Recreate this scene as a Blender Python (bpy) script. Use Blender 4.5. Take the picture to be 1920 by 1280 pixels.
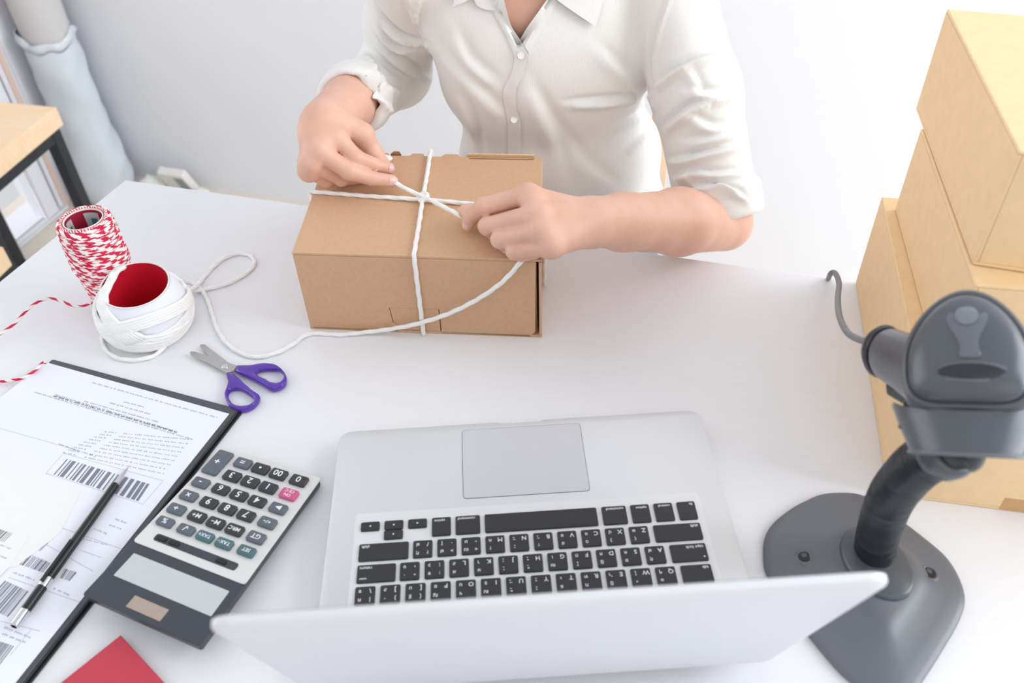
import bpy, bmesh, math, random
import numpy as np
from mathutils import Vector, Matrix
from mathutils.bvhtree import BVHTree

# All positions below are millimetres in a desk frame: X to the viewer's right, Y away from the viewer, Z up from the desk top.
for o in list(bpy.data.objects): bpy.data.objects.remove(o)
COL = bpy.context.scene.collection
SC = bpy.context.scene
RZ = math.radians(20.0)          # the room is square to the world, the desk frame is turned by this much
DESK = 0.74
ROT = Matrix.Rotation(RZ, 4, 'Z')
def W(p): return ROT @ Vector((p[0]/1000, p[1]/1000, p[2]/1000)) + Vector((0, 0, DESK))

# ------------------------------------------------------------------ camera, sky, lights, exposure
cd = bpy.data.cameras.new('camera'); cam = bpy.data.objects.new('camera', cd); COL.objects.link(cam)
cd.sensor_width = 36; cd.lens = 30.495; cd.clip_start = 0.02
CR = [[0.997949, -0.057161, -0.028825], [-0.059837, -0.672814, -0.737388], [0.022756, 0.7376, -0.674854]]
m = Matrix((CR[0], [-v for v in CR[1]], [-v for v in CR[2]])).transposed().to_4x4()
cam.matrix_world = Matrix.Translation(W([-21.065, -528.578, 600.537])) @ ROT @ m
cd.dof.use_dof = True; cd.dof.focus_distance = 0.86; cd.dof.aperture_fstop = 6.2
SC.camera = cam
w = bpy.data.worlds.new('sky'); SC.world = w; w.use_nodes = True
bg = w.node_tree.nodes['Background']; bg.inputs[0].default_value = (0.95, 0.975, 1.0, 1); bg.inputs[1].default_value = 0.83
def area(name, loc, target, sx, sy, power, col):
    l = bpy.data.lights.new(name, 'AREA'); l.shape = 'RECTANGLE'; l.size = sx; l.size_y = sy; l.energy = power; l.color = col
    o = bpy.data.objects.new(name, l); COL.objects.link(o); o.location = W(loc)
    o.rotation_euler = (W(target) - W(loc)).to_track_quat('-Z', 'Y').to_euler(); return o
area('window_light_right', (2300, 100, 900), (500, 1000, 0), 2.2, 1.8, 72, (0.9, 0.955, 1.0))
area('window_light_behind', (600, -2400, 1500), (0, 300, 0), 2.6, 1.6, 9, (1.0, 0.985, 0.96))
area('door_light_left', (-2350, 960, 500), (-700, 600, 0), 2.0, 2.0, 34, (0.97, 0.985, 1.0))
vs = SC.view_settings; SC.display_settings.display_device = 'sRGB'
vs.view_transform = 'Standard'; vs.look = 'None'; vs.gamma = 1; vs.exposure = 0.11; vs.use_curve_mapping = False

# ------------------------------------------------------------------ materials
def srgb(r, g, b):
    f = lambda c: (c/255)/12.92 if c <= 10 else ((c/255+0.055)/1.055)**2.4
    return (f(r), f(g), f(b), 1)
def mat(name, col, rough=0.5, metal=0.0, var=0.0, vscale=40, bump=0.0, bscale=200, stretch=(1,1,1), spec=0.5, trans=0.0, sss=0.0, coat=0.0, col2=None, detail=4):
    m = bpy.data.materials.new(name); m.use_nodes = True
    nt = m.node_tree; b = nt.nodes['Principled BSDF']
    b.inputs['Base Color'].default_value = col; b.inputs['Roughness'].default_value = rough; b.inputs['Metallic'].default_value = metal
    b.inputs['Specular IOR Level'].default_value = spec; b.inputs['Transmission Weight'].default_value = trans
    b.inputs['Coat Weight'].default_value = coat
    if sss:
        b.inputs['Subsurface Weight'].default_value = sss; b.inputs['Subsurface Radius'].default_value = (0.008, 0.003, 0.0015)
        b.inputs['Subsurface Scale'].default_value = 0.6
    tc = nt.nodes.new('ShaderNodeTexCoord'); mp = nt.nodes.new('ShaderNodeMapping'); mp.inputs['Scale'].default_value = stretch
    nt.links.new(tc.outputs['Object'], mp.inputs['Vector'])
    if var or col2:
        n = nt.nodes.new('ShaderNodeTexNoise'); n.inputs['Scale'].default_value = vscale; n.inputs['Detail'].default_value = detail
        nt.links.new(mp.outputs[0], n.inputs['Vector'])
        r = nt.nodes.new('ShaderNodeValToRGB'); r.color_ramp.elements[0].position = 0.3; r.color_ramp.elements[1].position = 0.7
        c2 = col2 or tuple(min(1, c*(1+var)) for c in col[:3]) + (1,)
        c1 = col if col2 else tuple(c*(1-var) for c in col[:3]) + (1,)
        r.color_ramp.elements[0].color = c1; r.color_ramp.elements[1].color = c2
        nt.links.new(n.outputs['Fac'], r.inputs[0]); nt.links.new(r.outputs[0], b.inputs['Base Color'])
    if bump:
        n = nt.nodes.new('ShaderNodeTexNoise'); n.inputs['Scale'].default_value = bscale; n.inputs['Detail'].default_value = 3
        nt.links.new(mp.outputs[0], n.inputs['Vector'])
        bp = nt.nodes.new('ShaderNodeBump'); bp.inputs['Strength'].default_value = bump; bp.inputs['Distance'].default_value = 0.002
        nt.links.new(n.outputs['Fac'], bp.inputs['Height']); nt.links.new(bp.outputs[0], b.inputs['Normal'])
    return m
M = {}
M['wall'] = mat('wall_paint', srgb(236, 237, 242), 0.7, bump=0.03, bscale=60)
M['floor'] = mat('pale_floor', srgb(228, 218, 205), 0.5, var=0.04, vscale=6, stretch=(1, 8, 1))
M['desk'] = mat('white_laminate', srgb(234, 234, 238), 0.38, var=0.012, vscale=30, stretch=(1, 14, 1), bump=0.05, bscale=90)
M['kraft'] = mat('kraft_board', srgb(208, 168, 133), 0.75, var=0.05, vscale=260, bump=0.08, bscale=500)
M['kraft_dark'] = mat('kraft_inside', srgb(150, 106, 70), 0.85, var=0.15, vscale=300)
M['kraft_edge'] = mat('kraft_edge', srgb(222, 186, 145), 0.8, var=0.15, vscale=600)
M['carton'] = mat('yellow_kraft', srgb(241, 209, 163), 0.7, var=0.03, vscale=90, bump=0.05, bscale=300)
M['carton_in'] = mat('yellow_kraft_inside', srgb(190, 150, 100), 0.8)
M['tape'] = mat('brown_tape', srgb(205, 158, 108), 0.35)
M['cord'] = mat('white_cotton', srgb(246, 245, 244), 0.85, bump=0.3, bscale=900)
M['white_paper'] = mat('white_paper', srgb(236, 238, 246), 0.7)
M['paper2'] = mat('offwhite_paper', srgb(238, 237, 236), 0.7)
M['ink'] = mat('grey_ink', srgb(172, 174, 186), 0.8)
M['ink_dark'] = mat('dark_ink', srgb(128, 129, 142), 0.8)
M['board'] = mat('charcoal_vinyl', srgb(74, 79, 86), 0.42, bump=0.15, bscale=800)
M['board_edge'] = mat('black_vinyl', srgb(38, 39, 44), 0.4)
M['steel'] = mat('brushed_steel', srgb(190, 188, 186), 0.3, metal=0.9, var=0.05, vscale=400)
M['chrome'] = mat('chrome', srgb(215, 216, 220), 0.12, metal=1.0)
M['purple'] = mat('purple_plastic', srgb(104, 56, 190), 0.14, trans=0.35, coat=0.3)
M['silver'] = mat('silver_plastic', srgb(222, 221, 219), 0.4, metal=0.15)
M['alu'] = mat('anodised_aluminium', srgb(218, 219, 223), 0.42, metal=0.15, bump=0.03, bscale=1500)
M['alu_well'] = mat('keyboard_well', srgb(228, 228, 231), 0.42, metal=0.1)
M['trackpad'] = mat('trackpad_glass', srgb(206, 207, 212), 0.3, metal=0.1)
M['key'] = mat('black_key', srgb(45, 45, 50), 0.45)
M['legend'] = mat('white_legend', srgb(236, 236, 240), 0.6)
M['screen'] = mat('dark_screen', srgb(12, 12, 14), 0.1)
M['graphite'] = mat('graphite_plastic', srgb(58, 64, 72), 0.3)
M['graphite_key'] = mat('graphite_key', srgb(92, 100, 110), 0.35)
M['black_key2'] = mat('calculator_black_key', srgb(50, 52, 58), 0.35)
M['pink_key'] = mat('pink_key', srgb(205, 88, 135), 0.35)
M['teal_key'] = mat('teal_key', srgb(72, 108, 114), 0.35)
M['lcd'] = mat('lcd_grey', srgb(196, 201, 203), 0.25)
M['solar'] = mat('solar_cell', srgb(172, 155, 143), 0.3, var=0.05, vscale=200)
M['red'] = mat('red_cover', srgb(196, 58, 76), 0.5, bump=0.05, bscale=600)
M['red_core'] = mat('red_card_tube', srgb(206, 18, 48), 0.55)
M['crimson_in'] = mat('crimson_inside', srgb(160, 22, 52), 0.6)
M['card_white'] = mat('white_card', srgb(235, 232, 228), 0.7)
M['teal_ink'] = mat('teal_ink', srgb(60, 130, 130), 0.7)
M['black'] = mat('black_plastic', srgb(26, 27, 30), 0.3)
M['scan'] = mat('scanner_grey', srgb(84, 88, 95), 0.24, bump=0.04, bscale=1500)
M['scan_base'] = mat('scanner_base_grey', srgb(104, 107, 114), 0.34, bump=0.05, bscale=1200)
M['scan_dark'] = mat('scanner_dark', srgb(38, 41, 47), 0.35)
M['lens'] = mat('status_lens', srgb(122, 127, 134), 0.2, var=0.15, vscale=900)
M['cable'] = mat('grey_cable', srgb(122, 122, 122), 0.5)
M['skin'] = mat('skin', srgb(220, 172, 150), 0.46, sss=0.1, vscale=38, bump=0.14, bscale=420, col2=srgb(228, 182, 163), spec=0.4)
M['nail'] = mat('fingernail', srgb(234, 188, 182), 0.22, sss=0.1, coat=0.3)
M['shirt'] = mat('white_linen', srgb(234, 232, 229), 0.85, var=0.012, vscale=500, stretch=(1, 1, 0.1), bump=0.12, bscale=700)
M['button'] = mat('pearl_button', srgb(238, 236, 232), 0.25)
M['stitch'] = mat('linen_stitch', srgb(214, 208, 198), 0.8)
M['trousers'] = mat('grey_trousers', srgb(120, 122, 130), 0.85)
M['hair'] = mat('dark_hair', srgb(38, 28, 24), 0.45)
M['eye'] = mat('eye_white', srgb(235, 232, 228), 0.2)
M['iris'] = mat('dark_iris', srgb(40, 26, 20), 0.2)
M['lip'] = mat('lip', srgb(190, 110, 104), 0.4)
M['pine'] = mat('pine_wood', srgb(250, 214, 172), 0.45, vscale=7, stretch=(1.5, 14, 8), col2=srgb(253, 226, 192), detail=6)
M['pine_edge'] = mat('pine_edge', srgb(228, 182, 124), 0.5, vscale=9, stretch=(1.5, 14, 8), col2=srgb(238, 196, 142))
M['black_metal'] = mat('black_metal', srgb(36, 40, 46), 0.45)
M['beech'] = mat('beech_wood', srgb(236, 200, 172), 0.5, vscale=10, stretch=(8, 8, 1), col2=srgb(242, 210, 184))
M['upvc'] = mat('white_frame', srgb(238, 238, 246), 0.35)
M['beige'] = mat('beige_strip', srgb(232, 205, 190), 0.6)
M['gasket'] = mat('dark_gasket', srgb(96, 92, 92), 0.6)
M['vinyl'] = mat('grey_vinyl_roll', srgb(205, 203, 203), 0.6)
M['film'] = mat('plastic_film', srgb(212, 219, 226), 0.3, bump=0.35, bscale=30)
M['green'] = mat('grey_green_print', srgb(150, 165, 168), 0.7)
gm = bpy.data.materials.new('clear_glass'); gm.use_nodes = True; M['glass'] = gm
g_ = gm.node_tree.nodes['Principled BSDF']; g_.inputs['Transmission Weight'].default_value = 1; g_.inputs['Roughness'].default_value = 0.02; g_.inputs['IOR'].default_value = 1.45
def twine_mat():
    m = bpy.data.materials.new('red_white_twine'); m.use_nodes = True; nt = m.node_tree; b = nt.nodes['Principled BSDF']
    a = nt.nodes.new('ShaderNodeAttribute'); a.attribute_name = 'ply'
    r = nt.nodes.new('ShaderNodeValToRGB'); r.color_ramp.elements[0].position = 0.46; r.color_ramp.elements[1].position = 0.56
    r.color_ramp.elements[0].color = srgb(240, 236, 232); r.color_ramp.elements[1].color = srgb(208, 30, 74)
    nt.links.new(a.outputs['Fac'], r.inputs[0]); nt.links.new(r.outputs[0], b.inputs['Base Color']); b.inputs['Roughness'].default_value = 0.85
    return m
M['twine'] = twine_mat()

# ------------------------------------------------------------------ mesh helpers
V3 = lambda *a: np.array(a, float)
class MB:
    def __init__(s): s.v = []; s.f = []; s.att = []
    def add(s, vs, fs, att=None):
        n = len(s.v); s.v += [tuple(float(c) for c in p) for p in vs]; s.f += [tuple(n+i for i in f) for f in fs]
        s.att += list(att) if att is not None else [0.0]*len(vs)
    def box(s, c, size, ax=None):
        ax = ax if ax is not None else np.eye(3); c = V3(*c); h = V3(*size)/2
        p = [c + ax[0]*h[0]*i + ax[1]*h[1]*j + ax[2]*h[2]*k for k in (-1, 1) for j in (-1, 1) for i in (-1, 1)]
        s.add(p, [(0,2,3,1), (4,5,7,6), (0,1,5,4), (2,6,7,3), (0,4,6,2), (1,3,7,5)])
    def bar(s, a, b, w, h, up=(0,0,1)):
        a = V3(*a); b = V3(*b); d = b-a; L = np.linalg.norm(d); d /= L; u = V3(*up); x = np.cross(d, u)
        if np.linalg.norm(x) < 1e-3: x = np.cross(d, V3(1,0,0))
        x /= np.linalg.norm(x); y = np.cross(x, d); s.box((a+b)/2, (w, L, h), (x, d, y))
    def prism(s, poly, off, inset=0.0):
        """closed polygon (3-D points) pushed along off; poly seen counter-clockwise from +off"""
        p = np.array(poly, float); n = len(p); off = V3(*off)
        s.add(list(p)+list(p+off), [tuple(range(n-1,-1,-1)), tuple(range(n, 2*n))]+[(i, (i+1)%n, n+(i+1)%n, n+i) for i in range(n)])
    def rings(s, rings, cap0=True, cap1=True, closed=True, att=None):
        n = len(rings[0]); v = [p for r in rings for p in r]; f = []
        for k in range(len(rings)-1):
            for i in range(n if closed else n-1):
                j = (i+1) % n; f.append((k*n+i, k*n+j, (k+1)*n+j, (k+1)*n+i))
        if cap0: f.append(tuple(range(n-1, -1, -1)))
        if cap1: f.append(tuple((len(rings)-1)*n+i for i in range(n)))
        s.add(v, f, att)
    def lathe(s, prof, c=(0,0,0), n=48, ax=None, cap0=True, cap1=True):
        ax = ax if ax is not None else np.eye(3); c = V3(*c)
        s.rings([[c + ax[0]*r*math.cos(t) + ax[1]*r*math.sin(t) + ax[2]*z for t in np.linspace(0, 2*math.pi, n, endpoint=False)] for r, z in prof], cap0, cap1)
    def tube(s, pts, r, n=8, lobes=0, pitch=20.0, amp=0.18, ply=0.0, cap=True, closed=False):
        p = np.array(pts, float); m = len(p)
        rr = np.full(m, r, float) if np.isscalar(r) else np.array(r, float)
        if closed: t = np.roll(p, -1, 0)-np.roll(p, 1, 0)
        else: t = np.gradient(p, axis=0)
        t /= np.linalg.norm(t, axis=1)[:, None]+1e-9
        u = np.cross(t[0], V3(0, 0, 1)); 
        if np.linalg.norm(u) < 1e-3: u = np.cross(t[0], V3(1, 0, 0))
        u /= np.linalg.norm(u); L = np.concatenate([[0], np.cumsum(np.linalg.norm(np.diff(p, axis=0), axis=1))])
        R = []; A = []
        for i in range(m):
            u = u-t[i]*(u@t[i]); u /= np.linalg.norm(u); v = np.cross(t[i], u); ph = 2*math.pi*L[i]/pitch
            ring = []
            for k in range(n):
                a = 2*math.pi*k/n
                q = rr[i]*(1+amp*math.cos(lobes*(a)-ph) if lobes else 1)
                ring.append(p[i]+q*(u*math.cos(a)+v*math.sin(a))); A.append(0.5+0.5*math.sin(a-2*math.pi*L[i]/ply) if ply else 0.0)
            R.append(ring)
        if closed: R.append(R[0]); A += A[:n]
        s.rings(R, cap and not closed, cap and not closed, att=A)
def spline(pts, step=3.0, closed=False):
    p = np.array(pts, float); n = len(p); out = []
    for i in range(n if closed else n-1):
        if closed: a, b, c, d = p[(i-1)%n], p[i], p[(i+1)%n], p[(i+2)%n]
        else: a, b, c, d = p[max(i-1,0)], p[i], p[i+1], p[min(i+2,n-1)]
        k = max(2, int(np.linalg.norm(c-b)/step))
        for t in np.linspace(0, 1, k, endpoint=False):
            out.append(0.5*((2*b)+(c-a)*t+(2*a-5*b+4*c-d)*t*t+(3*b-a-3*c+d)*t**3))
    if not closed: out.append(p[-1])
    return np.array(out)
def roundpoly(pts, r, n=5):
    """round the corners of a 2-D polygon"""
    p = [np.array(q, float) for q in pts]; out = []; N = len(p)
    rs = [r]*N if np.isscalar(r) else r
    for i in range(N):
        a, b, c = p[i-1], p[i], p[(i+1)%N]; d1 = (a-b)/np.linalg.norm(a-b); d2 = (c-b)/np.linalg.norm(c-b); q = rs[i]
        if q <= 0: out.append(b); continue
        s_, e_ = b+d1*q, b+d2*q
        for t in np.linspace(0, 1, n): out.append((1-t)**2*s_+2*t*(1-t)*b+t*t*e_)
    return out

def tag(o, label=None, cat=None, group=None, kind=None):
    if label: o['label'] = label
    if cat: o['category'] = cat
    if group: o['group'] = group
    if kind: o['kind'] = kind
    return o
def mesh_of(name, mb, base, material, smooth=False, angle=None):
    me = bpy.data.meshes.new(name); b = np.array(base, float)
    v = (np.array(mb.v)-b)/1000
    me.from_pydata(v.tolist(), [], mb.f)
    if any(mb.att): a = me.attributes.new('ply', 'FLOAT', 'POINT'); a.data.foreach_set('value', mb.att)
    me.materials.append(M[material] if isinstance(material, str) else material)
    bm = bmesh.new(); bm.from_mesh(me); bmesh.ops.recalc_face_normals(bm, faces=bm.faces); bm.to_mesh(me); bm.free()
    if smooth:
        me.polygons.foreach_set('use_smooth', [True]*len(me.polygons))
        if angle: me.set_sharp_from_angle(angle=math.radians(angle))
    me.update(); return me
def place(o, base):
    o.location = W(base); o.rotation_euler = (0, 0, RZ)
class Thing:
    """an Empty at the base of a thing; parts are meshes under it in the same axes"""
    def __init__(s, name, label, cat, base, group=None):
        s.base = base; s.o = bpy.data.objects.new(name, None); COL.objects.link(s.o); s.o.empty_display_size = 0.02
        place(s.o, base); tag(s.o, label, cat, group)
    def part(s, name, mb, material, smooth=False, parent=None, bevel=0, label=None, angle=40, kind=None, seg=2):
        o = bpy.data.objects.new(name, mesh_of(name, mb, s.base, material, smooth, angle)); COL.objects.link(o); o.parent = parent or s.o
        if bevel:
            m = o.modifiers.new('edge', 'BEVEL'); m.width = bevel/1000; m.segments = seg; m.limit_method = 'ANGLE'; m.angle_limit = math.radians(35); m.harden_normals = False
        tag(o, label, kind=kind); return o
def single(name, mb, material, base, label, cat, smooth=False, bevel=0, group=None, kind=None, angle=40):
    o = bpy.data.objects.new(name, mesh_of(name, mb, base, material, smooth, angle)); COL.objects.link(o); place(o, base)
    if bevel:
        m = o.modifiers.new('edge', 'BEVEL'); m.width = bevel/1000; m.segments = 2; m.limit_method = 'ANGLE'; m.angle_limit = math.radians(35)
    return tag(o, label, cat, group, kind)
_txt = {}
def text2d(s, size):
    if s not in _txt:
        c = bpy.data.curves.new('t', 'FONT'); c.body = s; c.size = 1.0; c.resolution_u = 2; c.offset = 0.014
        o = bpy.data.objects.new('t', c); COL.objects.link(o); dg = bpy.context.evaluated_depsgraph_get(); dg.update()
        me = o.evaluated_get(dg).to_mesh(); v = [(p.co.x, p.co.y) for p in me.vertices]; f = [tuple(p.vertices) for p in me.polygons]
        o.evaluated_get(dg).to_mesh_clear(); bpy.data.objects.remove(o); bpy.data.curves.remove(c)
        v = np.array(v) if v else np.zeros((0, 2)); _txt[s] = (v, f)
    v, f = _txt[s]; return v*size, f
def text_on(mb, s, origin, ux, uy, size, align='c'):
    v, f = text2d(s, size)
    if not len(v): return
    lo, hi = v.min(0), v.max(0)
    ox = -(lo[0]+hi[0])/2 if align == 'c' else (-lo[0] if align == 'l' else -hi[0])
    oy = -(lo[1]+hi[1])/2
    o = V3(*origin); mb.add([o+(p[0]+ox)*ux+(p[1]+oy)*uy for p in v], f)

# ------------------------------------------------------------------ signed-distance modelling (bodies, cloth)
class SDF:
    def __init__(s, lo, hi, h):
        s.lo = V3(*lo); s.h = h; s.n = np.ceil((V3(*hi)-s.lo)/h).astype(int)+1; s.F = np.full(s.n, 60.0, np.float32)
        s.ax = [(s.lo[i]+h*np.arange(s.n[i])).astype(np.float32) for i in range(3)]
    def sub(s, lo, hi):
        a = np.clip(np.floor((V3(*lo)-s.lo)/s.h).astype(int), 0, s.n); b = np.clip(np.ceil((V3(*hi)-s.lo)/s.h).astype(int)+1, 0, s.n)
        sl = tuple(slice(a[i], b[i]) for i in range(3)); return sl, s.ax[0][sl[0]][:, None, None], s.ax[1][sl[1]][None, :, None], s.ax[2][sl[2]][None, None, :]
    def mix(s, sl, d, k, op):
        A = s.F[sl]
        if op == 'add':
            h = np.maximum(k-np.abs(A-d), 0)/k; s.F[sl] = np.minimum(A, d)-h*h*k*0.25
        else:
            h = np.maximum(k-np.abs(A+d), 0)/k; s.F[sl] = np.maximum(A, -d)+h*h*k*0.25
    def cap(s, a, b, ra, rb, k=3.0, op='add', flat=None):
        a = V3(*a); b = V3(*b); r = max(ra, rb)+k+8+2*s.h
        sl, x, y, z = s.sub(np.minimum(a, b)-r, np.maximum(a, b)+r)
        d = (b-a).astype(np.float32); L = max(float(d@d), 1e-6)
        t = np.clip(((x-a[0])*d[0]+(y-a[1])*d[1]+(z-a[2])*d[2])/L, 0, 1)
        q = np.sqrt((x-a[0]-t*d[0])**2+(y-a[1]-t*d[1])**2+(z-a[2]-t*d[2])**2)-(ra+(rb-ra)*t)
        s.mix(sl, q.astype(np.float32), k, op)
    def ell(s, c, r, k=3.0, op='add', ax=None):
        c = V3(*c); r = V3(*r); R = r.max()+k+8+2*s.h; sl, x, y, z = s.sub(c-R, c+R); X, Y, Z = x-c[0], y-c[1], z-c[2]
        if ax is not None: X, Y, Z = [X*e[0]+Y*e[1]+Z*e[2] for e in ax]
        k0 = np.sqrt((X/r[0])**2+(Y/r[1])**2+(Z/r[2])**2); k1 = np.sqrt((X/r[0]**2)**2+(Y/r[1]**2)**2+(Z/r[2]**2)**2)+1e-6
        s.mix(sl, (k0*(k0-1)/k1).astype(np.float32), k, op)
    def chain(s, pts, rad, k=3.0, op='add'):
        for i in range(len(pts)-1): s.cap(pts[i], pts[i+1], rad[i], rad[i+1], k, op)
    def mesh(s):
        F = s.F; I = F < 0; nx, ny, nz = F.shape
        cnt = np.zeros((nx-1, ny-1, nz-1), np.uint8)
        for i in (0,1):
            for j in (0,1):
                for k in (0,1): cnt += I[i:nx-1+i, j:ny-1+j, k:nz-1+k]
        act = np.argwhere((cnt > 0) & (cnt < 8)); idx = np.full(cnt.shape, -1, np.int32); idx[tuple(act.T)] = np.arange(len(act))
        acc = np.zeros((len(act), 3)); num = np.zeros(len(act))
        cs = [(i,j,k) for i in (0,1) for j in (0,1) for k in (0,1)]
        for a in cs:
            for ax in range(3):
                if a[ax]: continue
                b = list(a); b[ax] = 1
                pa, pb = act+a, act+b; fa, fb = F[tuple(pa.T)], F[tuple(pb.T)]; c = (fa < 0) != (fb < 0)
                t = np.where(c, fa/(fa-fb+1e-12), 0); q = np.array(a)+t[:, None]*(np.array(b)-np.array(a)); acc[c] += q[c]; num[c] += 1
        v = s.lo+s.h*(act+acc/num[:, None]); faces = []
        for ax in range(3):
            u, w_ = [(1,2), (2,0), (0,1)][ax]; sl0 = [slice(None)]*3; sl1 = [slice(None)]*3; sl0[ax] = slice(0, -1); sl1[ax] = slice(1, None)
            A, B = I[tuple(sl0)], I[tuple(sl1)]; e = np.argwhere(A != B); ok = (e[:, u] > 0) & (e[:, w_] > 0) & (e[:, u] < F.shape[u]-1) & (e[:, w_] < F.shape[w_]-1); e = e[ok]
            flip = A[tuple(e.T)]
            def g(du, dw): q = e.copy(); q[:, u] += du; q[:, w_] += dw; return idx[tuple(q.T)]
            Q = np.stack([g(-1,-1), g(0,-1), g(0,0), g(-1,0)], 1); Q[~flip] = Q[~flip][:, ::-1]; faces.append(Q)
        Fq = np.concatenate(faces); return v, Fq
def relax(v, q, it=1, lam=0.5):
    e = np.concatenate([q[:, [0,1]], q[:, [1,2]], q[:, [2,3]], q[:, [3,0]]]); n = len(v)
    deg = np.bincount(e[:,0], minlength=n)+np.bincount(e[:,1], minlength=n)
    for _ in range(it):
        s = np.zeros_like(v)
        for c in range(3): s[:, c] = np.bincount(e[:,0], weights=v[e[:,1], c], minlength=n)+np.bincount(e[:,1], weights=v[e[:,0], c], minlength=n)
        v = v+lam*(s/np.maximum(deg, 1)[:, None]-v)
    return v
def sdf_part(T, name, v, q, material, parent=None):
    me = bpy.data.meshes.new(name); b = np.array(T.base, float); vv = ((v-b)/1000).astype(np.float32)
    me.vertices.add(len(vv)); me.vertices.foreach_set('co', vv.ravel()); me.loops.add(q.size); me.loops.foreach_set('vertex_index', q.ravel().astype(np.int32))
    me.polygons.add(len(q)); me.polygons.foreach_set('loop_start', np.arange(0, q.size, 4, dtype=np.int32)); me.polygons.foreach_set('use_smooth', np.ones(len(q), bool))
    me.update(calc_edges=True); me.validate(); me.materials.append(M[material])
    o = bpy.data.objects.new(name, me); COL.objects.link(o); o.parent = parent or T.o; return o

# ------------------------------------------------------------------ the room
FL = -740.0
E1 = V3(math.cos(RZ), -math.sin(RZ), 0); E2 = V3(-math.sin(RZ), -math.cos(RZ), 0); UZ = V3(0, 0, 1)   # along back wall, along left wall towards the viewer
K = V3(-1150, 1796, FL)                                     # corner of the two walls on the floor
def rm(a, b, z): return K + E1*a + E2*b + UZ*z             # a along the back wall, b out from it, z above the floor
AX = np.array([E1, E2, UZ])
def slab(name, a0, a1, b0, b1, z0, z1, material, bevel=0):
    mb = MB(); mb.box(rm((a0+a1)/2, (b0+b1)/2, (z0+z1)/2), (a1-a0, b1-b0, z1-z0), AX)
    return single(name, mb, material, rm((a0+a1)/2, (b0+b1)/2, z0), None, None, bevel=bevel, kind='structure')
slab('floor', -160, 4600, -160, 4300, -60, 0, 'floor')
slab('wall_back', -160, 4600, -160, 0, 0, 2700, 'wall')
# left wall: painted pier by the corner, lintel over a glazed sliding door
slab('wall_left', -160, 0, 0, 175, 0, 2700, 'wall')
slab('wall_left', -160, 0, 175, 2300, 2250, 2700, 'wall')
slab('wall_left', -160, 0, 2300, 4300, 0, 2700, 'wall')
slab('trim_1', -60, 6, 60, 160, 0, 2250, 'upvc', 4)
slab('trim_2', -80, 12, 176, 190, 0, 2250, 'beige', 2)
# sliding glass door
D1 = Thing('door_1', None, None, rm(0, 1200, 0)); D1.o['kind'] = 'structure'
def dpart(name, b0, b1, z0, z1, a0, a1, material, bevel=2, **k):
    mb = MB(); mb.box(rm((a0+a1)/2, (b0+b1)/2, (z0+z1)/2), (a1-a0, b1-b0, z1-z0), AX); return D1.part(name, mb, material, bevel=bevel, **k)
dpart('door_frame', 190, 206, 0, 2250, -110, 8, 'upvc')
dpart('gasket', 207, 222, 10, 2220, -40, 2, 'gasket', 0)
for b0 in (222, 1190, 2225): dpart('door_stile', b0, b0+46, 9, 2220, -30, 22, 'upvc', 4)
for z0 in (9, 2160): dpart('door_rail', 268, 2225, z0, z0+(8 if z0 < 100 else 60), -30, 22, 'upvc', 2)
dpart('track', 190, 2300, 0, 8, -110, 24, 'upvc')
dpart('door_head', 207, 2300, 2221, 2250, -110, 8, 'upvc')
for b0, b1 in ((268, 1190), (1236, 2225)): dpart('glass_pane', b0, b1, 17, 2160, 6, 12, 'glass', 0)

# ------------------------------------------------------------------ wrapped roll in the corner
rc = rm(96, 100, 0)
T = Thing('backdrop_roll', 'tall grey vinyl roll wrapped low down in clear crinkled plastic, standing in the room corner', 'roll', tuple(rc))
mb = MB(); top = rc + UZ*1750 - E1*22 - E2*24
ax_ = (top-rc)/np.linalg.norm(top-rc); bx = np.cross(ax_, E2); bx /= np.linalg.norm(bx); by = np.cross(ax_, bx); A3 = np.array([bx, by, ax_])
mb.lathe([(58, 0), (60, 6), (60, 1740), (57, 1746), (24, 1746), (22, 1700)], rc, 40, A3); T.part('roll', mb, 'vinyl', True)
rnd = random.Random(4); rings = []
for k in range(46):
    z = 4+k*9.9; f = k/45; R0 = 66+9*math.exp(-((f-0.25)/0.2)**2)+4*math.sin(9*f)*(1-f) if k < 44 else 63
    ring = []
    for i in range(56):
        a = 2*math.pi*i/56; r = R0+4.0*math.sin(2*a+5*f)*math.sin(9*f+a)+2.4*math.sin(5*a-22*f+1)*math.sin(13*f)+3.4*(0.5-abs(math.sin(2*a+9*f+0.6*math.sin(3*a))))*math.sin(6*f+a)+3.0*(0.4-abs(math.sin(1.5*a-14*f)))*max(0,math.sin(3.5*f))+rnd.uniform(-0.3, 0.3)
        r = max(61.2, r); ring.append(rc+bx*r*math.cos(a)+by*r*math.sin(a)+ax_*z)
    rings.append(ring)
for k, (r, dz) in enumerate(((75, 8), (82, 20), (72, 32))):     # the gathered mouth of the bag
    rings.append([rc+(bx*math.cos(2*math.pi*i/56)+by*math.sin(2*math.pi*i/56))*max(61.5, r-9+3.5*math.sin(9*i*2*math.pi/56+k)-4*math.cos(2*math.pi*i/56))+ax_*(4+45*9.9+dz+16*float((bx*math.cos(2*math.pi*i/56)+by*math.sin(2*math.pi*i/56))@(-0.8*E1-0.5*E2))+6*math.sin(2*i*2*math.pi/56+0.6)+4*math.sin(5*i*2*math.pi/56)) for i in range(56)])
mb = MB(); mb.rings(rings, False, False); T.part('plastic_wrap', mb, 'film', True, label='clear crinkled plastic bag around the roll', angle=None)

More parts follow.
